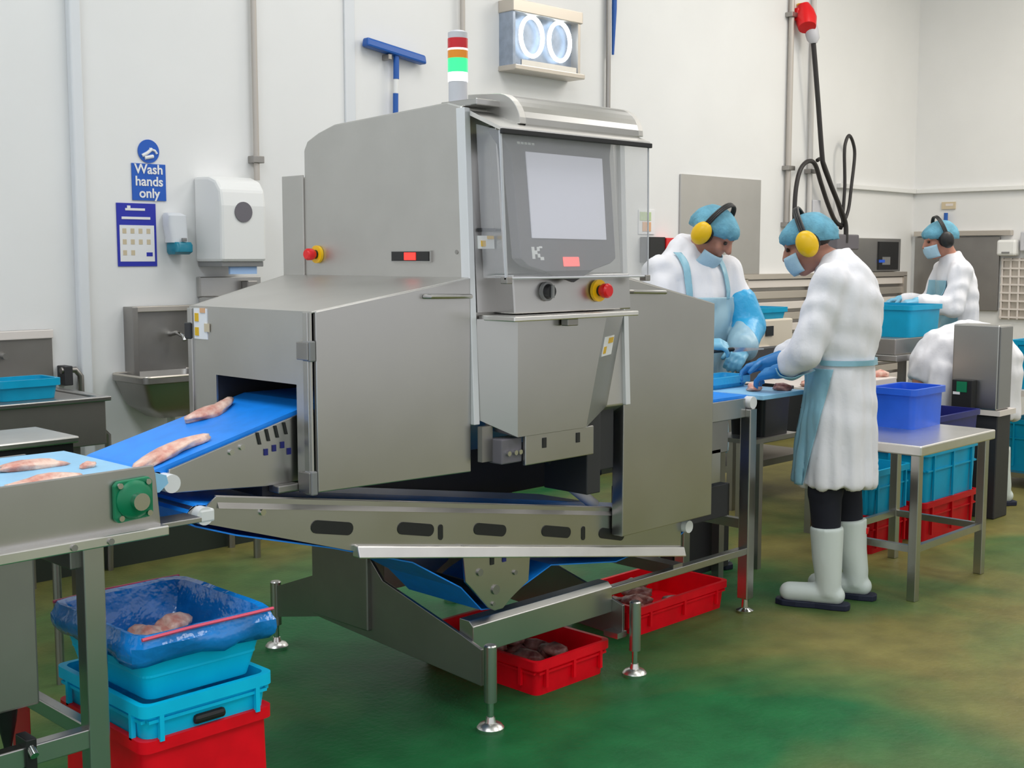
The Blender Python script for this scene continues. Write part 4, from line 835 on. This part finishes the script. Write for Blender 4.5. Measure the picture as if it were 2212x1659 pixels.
# packing table with meat beyond the stand
pt = thing('packing_table', 'steel packing table with meat beyond the blue box', 'table', (6.2, 3.75, 0))
B(5.80, 6.70, 3.45, 4.0, 0.76, 0.80).build('table_top', 'ivory', pt, bevel=0.005)
for x in (5.85, 6.65):
    for y in (3.5, 3.95): B(x-.02, x+.02, y-.02, y+.02, 0, 0.76).build('leg', 'steel_dark', pt)
B(5.85, 6.65, 3.9, 3.98, 0.80, 0.98).build('back_guard', 'darkmetal', pt)
for k in range(7):
    meat(0.13, 0.09, 0.05, (5.87+0.13*k, 3.53+0.05*(k % 2), 0.80), k, 'piece of pink meat in the row on the packing table', 'meat row on the packing table', n=2)
# steel hopper machine
hm_ = thing('hopper_machine', 'grey steel hopper machine in front of the bending person', 'machine', (6.95, 2.95, 0))
HX, HY = 6.86, 2.90
B(HX-0.0, HX+0.17, HY+0.02, HY+0.29, 0.63, 1.115).build('hopper', 'steel', hm_, bevel=0.008)
B(HX+0.02, HX+0.20, HY+0.02, HY+0.27, 0.0, 0.60).build('plinth', 'darkmetal', hm_, bevel=0.006)
B(HX+0.0, HX+0.22, HY+0.0, HY+0.29, 0.60, 0.63).build('deck', 'ivory', hm_)
B(HX+0.005, HX+0.165, HY+0.012, HY+0.02, 0.64, 1.105).build('shaded_side', 'midgrey', hm_, bevel=0.002)  # darker sheet paints shade onto the hopper's right side
kp = B(HX-0.06, HX+0.0, HY+0.14, HY+0.26, 0.64, 0.80).build('keypad', 'black', hm_, bevel=0.004)
B(HX-0.065, HX-0.058, HY+0.17, HY+0.23, 0.73, 0.79).build('green_key', 'green', kp); B(HX-0.065, HX-0.058, HY+0.21, HY+0.25, 0.715, 0.73).build('label', 'paper', kp)
# far right crates on rack
rk = thing('trolley', 'dark steel trolley carrying light blue crates at the right photo edge', 'trolley', (8.4, 3.15, 0))
B(7.95, 8.95, 2.88, 3.42, 0.60, 0.64).build('upper_deck', 'ivory', rk); B(7.95, 8.95, 2.88, 3.42, 0.07, 0.10).build('lower_deck', 'steel', rk)
for x in (7.97, 8.93):
    for y in (2.90, 3.40):
        l_ = B(x-.02, x+.02, y-.02, y+.02, 0.07, 0.98).build('post', 'steel_dark', rk); MB().cyl((x-.015,y,0.035),(x+.015,y,0.035), 0.035, n=16).build('castor', 'rubber', l_, smooth=True)
crate('blue_crate', 0.6, 0.4, 0.32, 'teal', (8.32, 3.15, 0.64), 'light blue crate on the upper deck of the trolley at right', group=None)
crate('blue_crate', 0.6, 0.4, 0.34, 'teal', (8.32, 3.15, 0.10), 'light blue crate on the lower deck of the trolley at right', group=None)
# far worker's bench, scale and crate
fb = thing('work_bench', 'steel work bench with scale under the far workers blue crate', 'table', (7.35, 3.75, 0))
B(6.98, 7.75, 3.60, 4.25, 0.86, 0.90).build('bench_top', 'steel', fb, bevel=0.005)
for x in (7.15, 7.7):
    for y in (3.65, 4.2): B(x-.02, x+.02, y-.02, y+.02, 0, 0.86).build('leg', 'steel_dark', fb)
B(7.0, 7.62, 3.62, 4.1, 0.90, 1.0).build('scale', 'steel_dark', fb, bevel=0.006)
crate('blue_crate', 0.44, 0.42, 0.20, 'teal', (7.37, 3.81, 1.0), 'light blue crate on the bench that the far worker reaches into', ribs=False)
# machine behind workers with cream tray
cm = thing('cutting_table', 'steel table with cream tray seen between the two workers', 'table', (6.55, 4.35, 0))
B(6.0, 7.0, 4.1, 4.75, 0.80, 0.85).build('table_top', 'steel_dark', cm, bevel=0.005)
for x in (6.05, 6.95):
    for y in (4.15, 4.7): B(x-.02, x+.02, y-.02, y+.02, 0, 0.80).build('leg', 'steel_dark', cm)
B(6.05, 6.95, 4.15, 4.7, 0.40, 0.80).build('lower_cabinet', 'darkmetal', cm)
B(6.05, 6.95, 4.15, 4.7, 0.22, 0.26).build('shelf', 'steel_dark', cm)
tr_ = thing('cream_tray', 'cream plastic tray with dark holes on the table between workers', 'tray', (6.4, 4.35, 0.85))
B(6.12, 6.72, 4.17, 4.55, 0.85, 1.12).build('tray_body', 'offwhite', tr_, bevel=0.01)
for x in (6.28, 6.45): B(x-.04, x+.04, 4.162, 4.172, 1.02, 1.08).build('hand_hole', 'black', tr_)
B(6.2, 6.45, 4.16, 4.172, 0.90, 0.96).build('pink_label', 'ivory', tr_)
crate('blue_crate', 0.55, 0.34, 0.07, 'teal', (6.43, 4.36, 1.12), 'shallow blue crate with orange rim on top of the cream tray', ribs=False)
#PEOPLE
# ------------------------------------------------------------------ people
R_ = math.radians
def V(*a): return Vector(a)
def bake(o, voxel, smooth_it=4, fac=0.5):
    r = o.modifiers.new('remesh', 'REMESH'); r.mode = 'VOXEL'; r.voxel_size = voxel; r.use_smooth_shade = True
    if smooth_it: s = o.modifiers.new('smooth', 'SMOOTH'); s.iterations = smooth_it; s.factor = fac
    dg = bpy.context.evaluated_depsgraph_get(); dg.update()
    me = bpy.data.meshes.new_from_object(o.evaluated_get(dg)); old = o.data; nm = old.name
    mats = [m for m in old.materials]
    o.modifiers.clear(); o.data = me; bpy.data.meshes.remove(old); me.name = nm
    me.materials.clear()
    for m in mats: me.materials.append(m)
    for p in me.polygons: p.use_smooth = True
    return o
def hand(mb, wrist, d, n, s, g=0.0, curl=0.55, cuff=0.0, fr=0.085):
    d = d.normalized(); n = (n - d*n.dot(d)).normalized(); q = d.cross(n)*s
    for k in (-0.024, 0, 0.024): mb.caps(wrist+d*0.015+q*k*0.7, 0.019+g, wrist+d*0.082+q*k, 0.0155+g, 10)
    for k, L in ((-0.033, 0.058), (-0.011, 0.072), (0.011, 0.078), (0.033, 0.070)):
        p = wrist+d*0.088+q*k; c = curl
        for i, f in enumerate((0.45, 0.32, 0.23)):
            dd = d*math.cos(c)+n*math.sin(c); e = p+dd*L*f; mb.caps(p, 0.0096-0.0008*i+g, e, 0.0088-0.0008*i+g, 8); p = e; c += curl
    p = wrist+d*0.03+q*0.028; e = p+(d*0.55+q*0.7+n*0.45).normalized()*0.042; mb.caps(p, 0.014+g, e, 0.0115+g, 8)
    mb.caps(e, 0.0115+g, e+(d*0.85+q*0.1+n*0.5).normalized()*0.034, 0.009+g, 8)
    if cuff: mb.caps(wrist-d*cuff, 0.036+g, wrist+d*0.02, 0.03+g, 12)
def ring(c, t, a, b, n=28):
    t = V(*t).normalized(); x = V(1,0,0); x = (x-t*x.dot(t)).normalized(); y = t.cross(x)
    return [V(*c)+x*a*math.cos(2*PI*k/n)+y*b*math.sin(2*PI*k/n) for k in range(n)]
def person(loc, rotz, label, J, coat_rings, apron=None, look=None):
    look = look or {}
    Hc = V(*J['head']); f = V(*J['face']).normalized(); r = f.cross(V(0,0,1)).normalized(); u = r.cross(f)
    rot = Matrix((r, f, u)).transposed()
    N = V(*J['neck'])
    mb = MB()
    mb.ell(Hc+u*.03-f*.012, (.076,.096,.088), rot); mb.ell(Hc-u*.03+f*.022, (.062,.074,.082), rot)
    mb.caps(Hc-u*.085+f*.03, .045, Hc-u*.10+f*.065, .028)
    mb.caps(Hc+f*.096+u*.012, .011, Hc+f*.118-u*.026, .016, 10)
    for s in (-1, 1):
        mb.caps(Hc+r*s*.016+u*.026+f*.090, .012, Hc+r*s*.046+u*.022+f*.078, .012, 10)
        mb.caps(Hc+r*s*.04-u*.03+f*.07, .022, Hc+r*s*.025-u*.05+f*.075, .02, 10)
        mb.ell(Hc+r*s*.078-f*.01, (.012,.022,.034), rot, 12, 8)
        mb.caps(Hc-r*s*.002-u*.064+f*.094, .009, Hc+r*s*.02-u*.064+f*.086, .007, 8)
    mb.caps(N, .058, Hc-u*.07-f*.02, .052)
    P = V(*J['pelvis']); Cc = V(*J['chest'])
    mb.ell(P, (.14,.095,.12)); mb.caps(P, .095, Cc, .105); mb.ell(Cc, (.15,.10,.14)); mb.caps(Cc, .10, N, .056)
    for s in 'LR':
        S, E, W = V(*J['sh'+s]), V(*J['el'+s]), V(*J['wr'+s])
        mb.caps(Cc+V(0,0,.06), .08, S, .055); mb.caps(S, .055, E, .043); mb.caps(E, .042, W, .028)
        hand(mb, W, V(*J['hd'+s]), V(*J['hn'+s]), -1 if s == 'L' else 1, 0, J.get('curl', .5))
        sx = -1 if s == 'L' else 1; K, A = V(*J['kn'+s]), V(*J['an'+s]); hip = P+V(sx*.09, 0, -.03)
        mb.caps(hip, .078, K, .055); mb.caps(K, .057, A, .04); mb.caps(A+V(0,-.02,-.030), .030, A+V(0,.14,-.034), .022)
    o = mb.build('person', 'skin'); o.location = loc; o.rotation_euler = (0,0,rotz); bake(o, .0085, 3)
    tag(o, label, 'person'); ORG[o.name] = V(0,0,0)
    for s in (-1, 1): MB().ell(Hc+r*s*.031+f*.089+u*.004, (.014,.008,.009), rot, 12, 8).build('eye', 'eye', o, smooth=True)
    # coat with sleeves
    cm = MB(); cm.loft([ring(*q) for q in coat_rings])
    for s in 'LR':
        S, E, W = V(*J['sh'+s]), V(*J['el'+s]), V(*J['wr'+s]); k = look.get('slv', 1.0)
        cm.caps(V(*J['cs'])+(S-V(*J['cs']))*0.35, .085*k, S, .082*k); cm.caps(S, .080*k, E, .076*k); cm.caps(E, .077*k, E.lerp(W, look.get('cuff', .86)), .060*k)
    ct = cm.build('lab_coat', 'coat', o); bake(ct, .011, 16)
    for v in ct.data.vertices:
        p = v.co; a = math.atan2(p.y-J.get('cy', .03), p.x); h = max(0, min(1, (J.get('waist', 1.08)-p.z)/0.45))
        d = 0.010*h*(math.sin(11*a+2*math.sin(3*a))+0.6*math.sin(19*a+p.z*4)) + 0.004*noise.noise(p*7)+0.007*noise.noise(Vector((p.x*28, p.y*28, p.z*7)))+0.0035*math.sin(p.z*40+p.x*30+6*noise.noise(p*4))*(1-h)
        v.co += v.normal*d
    def shell(name, m, planes, off, th=.003):
        bm = bmesh.new(); bm.from_mesh(ct.data); bm.normal_update()
        for v in bm.verts: v.co += v.normal*off
        for n_, d_ in planes:   # keep n.p <= d
            n_ = V(*n_); k_ = n_.length
            bmesh.ops.bisect_plane(bm, geom=bm.verts[:]+bm.edges[:]+bm.faces[:], plane_co=n_*(d_/k_/k_), plane_no=n_, clear_outer=True)
        me = bpy.data.meshes.new(name); bm.to_mesh(me); bm.free(); me.materials.append(M[m])
        for p_ in me.polygons: p_.use_smooth = True
        q = bpy.data.objects.new(name, me); C.objects.link(q); q.parent = o; ORG[q.name] = V(0,0,0)
        md = q.modifiers.new('s', 'SOLIDIFY'); md.thickness = th; md.offset = 1
        return q
    for nm, mm, pls, off in (apron or []): shell(nm, mm, pls, off)
    if look.get('tie'):
        from mathutils.bvhtree import BVHTree
        bv = BVHTree.FromPolygons([v.co for v in ct.data.vertices], [tuple(p.vertices) for p in ct.data.polygons]); zt = look['tie']; tr_ = []
        for k in range(49):
            a = R_(-200 + 230*k/48); dv = V(math.cos(a), math.sin(a), 0); sec = []
            for dz in (-.011, .011):
                c0 = V(0, J.get('cy', .03), zt+dz); h = bv.ray_cast(c0, dv); rr_ = min((h[0]-c0).length if h[0] else .2, .19); sec += [c0+dv*(rr_+.004), c0+dv*(rr_+.014)]
            tr_.append([sec[0], sec[1], sec[3], sec[2]])
        tb_ = MB().loft(tr_).build('apron_tie', 'apron_deep', o, smooth=True)
    # trousers and boots
    tm = MB()
    for s in 'LR':
        sx = -1 if s == 'L' else 1; K, A = V(*J['kn'+s]), V(*J['an'+s]); hip = P+V(sx*.09, 0, -.03)
        tm.caps(hip.lerp(K,.45), .085, K, .076); tm.caps(K, .076, K.lerp(A,.42), .060)
    bake(tm.build('trousers', 'trouser', o), .012, 4)
    for s in 'LR':
        K, A = V(*J['kn'+s]), V(*J['an'+s]); A0 = V(A.x, A.y, 0)
        bm_ = MB(); dk = (K-A); top = A0+V(dk.x*.55, dk.y*.55, .355)
        bm_.tube([A0+V(0,0,.06), A0+V(0,0,.12), A0.lerp(top,.6)+V(0,0,0), top], [.052,.055,.064,.072], 20)
        bm_.caps(A0+V(0,-.03,.058), .042, A0+V(0,.06,.06), .045); bm_.caps(A0+V(0,.05,.062), .046, A0+V(0,.165,.056), .043)
        bt = bake(bm_.build('boot', 'boot', o), .008, 5)
        sl_ = MB(); fp_ = [(.036,-.08),(.042,-.02),(.036,.05),(.046,.13),(.040,.19),(.02,.222),(-.02,.222),(-.042,.19),(-.046,.13),(-.036,.05),(-.042,-.02),(-.036,-.08),(-.015,-.092),(.015,-.092)]
        sl_.prism([(A0.x+x, A0.y+y) for x, y in fp_], 'z', 0.0, .026); sl_.build('sole', 'sole', bt, bevel=.004)
        if look.get('mark') and s == 'R': MB().hexa([tuple(top+V(-.012,-.078,-.06)),tuple(top+V(.014,-.078,-.06)),tuple(top+V(.014,-.06,-.06)),tuple(top+V(-.012,-.06,-.06))], [tuple(top+V(-.012,-.081,-.035)),tuple(top+V(.014,-.081,-.035)),tuple(top+V(.014,-.06,-.035)),tuple(top+V(-.012,-.06,-.035))]).build('red_badge', 'redp', bt)
    # gloves
    for s in 'LR':
        W = V(*J['wr'+s]); gm = MB(); hand(gm, W, V(*J['hd'+s]), V(*J['hn'+s]), -1 if s == 'L' else 1, .0022, J.get('curl', .5), .06)
        bake(gm.build('glove', look.get('glove', 'glove'), o), .0045, 3)
        if look.get('sleeve') and s in look['sleeve']:
            S, E = V(*J['sh'+s]), V(*J['el'+s]); sm = MB(); sm.caps(S.lerp(E, .62), .098, E, .096); sm.caps(E, .095, E.lerp(W, .85), .066)
            bake(sm.build('oversleeve', 'oversleeve', o), .009, 3)
    # hair net
    hn = MB(); rings = []
    for j in range(15):
        ph = .06+1.80*j/14; rr_ = []
        for k in range(40):
            a = 2*PI*k/40; w_ = 1+.035*math.sin(a*14+j)*(j/14)
            pf = 1.0 if j < 13 else .95
            p = Hc+u*.022-f*.012 + (r*.104*math.sin(ph)*math.cos(a)*w_ + f*.122*math.sin(ph)*math.sin(a)*w_)*pf + u*.100*math.cos(ph)
            # back of the net hangs lower, front sits above the brow
            p += u*(.034*(math.sin(a) if j > 5 else 0)*(j-5)/9)
            rr_.append(p)
        rings.append(rr_)
    hn.loft(rings, cap=False); hn.f.append(tuple(range(40)))
    hno = hn.build('hair_net', 'hairnet', o, smooth=True); md = hno.modifiers.new('s', 'SOLIDIFY'); md.thickness = .002
    hair = MB(); hair.ell(Hc+u*.028-f*.02, (.082,.098,.080), rot); hr_ = None if look.get('bald') else hair.build('hair', 'skin_dark', o, smooth=True)
    # ear defenders
    for s in (-1, 1):
        cup = MB().ell(Hc+r*s*.118-f*.008-u*.012, (.030,.047,.058), rot).build('ear_cup', look.get('cup', 'yellow'), o, smooth=True)
        MB().tube([Hc+r*s*.088-f*.008-u*.012, Hc+r*s*.108-f*.008-u*.012], .05, 20).build('ear_cushion', 'black', cup, smooth=True)
    band = [Hc-f*.012+u*.0+r*.124*math.cos(a)+u*(.155*math.sin(a)) for a in [PI*k/16 for k in range(17)]]
    bb = MB(); 
    for dq in (-.008, 0, .008): bb.tube([p+f*dq for p in band], .006, 6)
    bb.build('headband', 'black', o, smooth=True)
    # face mask
    mk = MB(); rings = []; mo = look.get('mask', 0)
    for j in range(7):
        z = -.108+.085*j/6; rr_ = []
        for k in range(13):
            a = (-1.15+2.3*k/12); bul = .012*math.cos((j-3)/3*1.4)
            rr_.append(Hc+u*(z-mo*.045)+f*((.100+bul+.010*(j/6))*math.cos(a)+.008-mo*.015)+r*(.088*math.sin(a)))
        rings.append(rr_)
    mk.loft(rings, cap=False, closed=False); mko = mk.build('face_mask', 'mask', o, smooth=True); md = mko.modifiers.new('s', 'SOLIDIFY'); md.thickness = .004
    return o
# standing worker seen from behind
J2 = dict(head=(0,.185,1.562), face=(0,.90,-.42), neck=(0,.06,1.47), pelvis=(0,.02,.93), chest=(0,.04,1.27), cs=(0,.04,1.38),
  shL=(-.165,.065,1.40), elL=(-.225,.15,1.11), wrL=(-.165,.265,1.02), hdL=(.35,.8,-.2), hnL=(.4,-.1,-1),
  shR=(.165,.065,1.40), elR=(.22,.19,1.10), wrR=(.10,.37,1.03), hdR=(-.2,.85,-.3), hnR=(-.4,-.1,-1),
  knL=(-.095,.075,.50), anL=(-.10,.05,.085), knR=(.095,.015,.50), anR=(.10,-.04,.085), waist=1.05, cy=.04)
rings2 = [((0,.045,.525),(0,0,1),.20,.172), ((0,.04,.70),(0,0,1),.195,.160), ((0,.03,.90),(0,0,1),.185,.145), ((0,.03,1.06),(0,0,1),.175,.134), ((0,.02,1.20),(0,0,1),.19,.148), ((0,.02,1.32),(0,0,1),.205,.152), ((0,.03,1.42),(0,-.1,1),.185,.130), ((0,.045,1.485),(0,0,1),.12,.092), ((0,.07,1.525),(0,.3,1),.068,.062)]
def bx(x0, x1, y0, y1, z0, z1): return [((-1,0,0),-x0),((1,0,0),x1),((0,-1,0),-y0),((0,1,0),y1),((0,0,-1),-z0),((0,0,1),z1)]
ap2 = [('apron', 'apron_deep', bx(-.23,.23,-.2,.4,.535,1.035)+[((0,-1,-.24),-(.035+.24*1.06))], .010),
       ]
person((4.74, 2.66, 0), R_(22.6), 'person in white coat and white boots standing with back turned, yellow ear defenders', J2, rings2, ap2, dict(mark=True, cuff=.6, tie=1.06))
# worker behind the conveyor facing us
J1 = dict(head=(-.055,.115,1.615), face=(-.36,.68,-.62), neck=(0,.03,1.47), pelvis=(0,-.02,.95), chest=(0,.02,1.28), cs=(0,.03,1.39),
  shL=(-.20,.03,1.43), elL=(-.265,.12,1.165), wrL=(-.10,.285,1.06), hdL=(.75,.45,-.25), hnL=(.1,-.5,-1),
  shR=(.20,.03,1.43), elR=(.27,.12,1.16), wrR=(.17,.31,1.10), hdR=(-.7,.5,.05), hnR=(-.2,-.4,-1), curl=.6,
  knL=(-.1,.03,.5), anL=(-.1,0,.085), knR=(.1,.03,.5), anR=(.1,0,.085), waist=1.0, cy=.02)
rings1 = [((0,.0,.55),(0,0,1),.22,.17), ((0,.0,.80),(0,0,1),.20,.16), ((0,.0,1.0),(0,0,1),.20,.155), ((0,.015,1.18),(0,0,1),.21,.155), ((0,.02,1.32),(0,0,1),.215,.150), ((0,.015,1.43),(0,.1,1),.20,.135), ((0,.0,1.50),(0,.1,1),.15,.11), ((-.0,-.0,1.555),(0,.3,1),.10,.09), ((-.01,.02,1.59),(0,.4,1),.075,.07)]
ap1 = [('apron', 'apron', bx(-.165,.165,.055,.4,.56,1.31), .009),
       ('apron_strap', 'apron_deep', bx(.098,.130,-.02,.4,1.30,1.52), .010), ('apron_strap', 'apron_deep', bx(-.130,-.098,-.02,.4,1.30,1.52), .010)]
person((4.83, 3.58, 0), R_(165.3), 'person in white coat and pale apron facing us, head bowed, yellow ear defenders', J1, rings1, ap1, dict(glove='glove_light', sleeve='L', mask=1, slv=1.05, bald=1))
kn_ = thing('knife', 'knife held in the gloved hand of the worker facing us', 'knife', (4.83, 3.58, 0), local=True, rotz=R_(165.3))
KH = V(.105,.372,1.078)
MB().caps(KH+V(.055,-.02,-.004), .011, KH+V(-.05,.02,.004), .010, 10).build('handle', 'black', kn_, smooth=True)
MB().hexa([tuple(KH+V(-.05,.02,-.010)),tuple(KH+V(-.20,.06,.0)),tuple(KH+V(-.20,.062,.0)),tuple(KH+V(-.05,.023,-.010))], [tuple(KH+V(-.05,.02,.014)),tuple(KH+V(-.20,.06,.006)),tuple(KH+V(-.20,.062,.006)),tuple(KH+V(-.05,.023,.014))]).build('blade', 'chrome', kn_)
# far worker in profile
J3 = dict(head=(0,.06,1.625), face=(0,.92,-.30), neck=(0,-.03,1.47), pelvis=(0,-.09,.95), chest=(0,-.07,1.28), cs=(0,-.05,1.38),
  shL=(-.17,-.035,1.40), elL=(-.225,.03,1.16), wrL=(-.19,.25,1.20), hdL=(.1,.95,-.12), hnL=(.2,0,-1),
  shR=(.17,-.035,1.40), elR=(.225,.03,1.16), wrR=(.19,.25,1.20), hdR=(-.1,.95,-.12), hnR=(-.2,0,-1),
  knL=(-.1,-.03,.5), anL=(-.1,-.05,.085), knR=(.1,-.03,.5), anR=(.1,-.05,.085), waist=1.05, cy=-.08)
rings3 = [((0,-.08,.55),(0,0,1),.21,.16), ((0,-.08,.80),(0,0,1),.19,.14), ((0,-.085,1.02),(0,0,1),.18,.125), ((0,-.085,1.18),(0,0,1),.185,.125), ((0,-.07,1.30),(0,0,1),.19,.13), ((0,-.055,1.41),(0,0,1),.165,.115), ((0,-.04,1.48),(0,0,1),.105,.085), ((0,-.015,1.53),(0,.3,1),.068,.066)]
ap3 = [('apron', 'apron_deep', bx(-.165,.165,-.045,.1,.56,1.34), .009)]
person((8.17, 3.86, 0), R_(44.7), 'far person in white coat reaching into a blue crate, black ear defenders', J3, rings3, ap3, dict(glove='glove_light', cup='black'))
# bending person
J4 = dict(head=(0,.50,.60), face=(0,.05,-1), neck=(0,.45,.74), pelvis=(0,.0,.90), chest=(0,.30,.90), cs=(0,.36,.86),
  shL=(-.16,.38,.82), elL=(-.17,.42,.58), wrL=(-.10,.46,.38), hdL=(.2,.3,-.9), hnL=(.9,0,0),
  shR=(.16,.38,.82), elR=(.17,.42,.58), wrR=(.10,.46,.38), hdR=(-.2,.3,-.9), hnR=(-.9,0,0),
  knL=(-.1,.03,.5), anL=(-.1,-.03,.085), knR=(.1,.03,.5), anR=(.1,-.03,.085), waist=.7, cy=0)
rings4 = [((0,-.0,.52),(0,0,1),.20,.15), ((0,.0,.72),(0,0,1),.20,.155), ((0,.02,.88),(0,.3,1),.205,.175), ((0,.09,.945),(0,1,.8),.21,.18), ((0,.20,.945),(0,1,.05),.215,.18), ((0,.32,.90),(0,1,-.6),.21,.175), ((0,.40,.82),(0,.7,-1),.17,.14), ((0,.45,.74),(0,.4,-1),.09,.085)]
person((7.38, 3.165, 0), R_(48), 'person in white coat bending over behind the grey steel hopper', J4, rings4, None, dict(glove='glove_light', cup='black'))
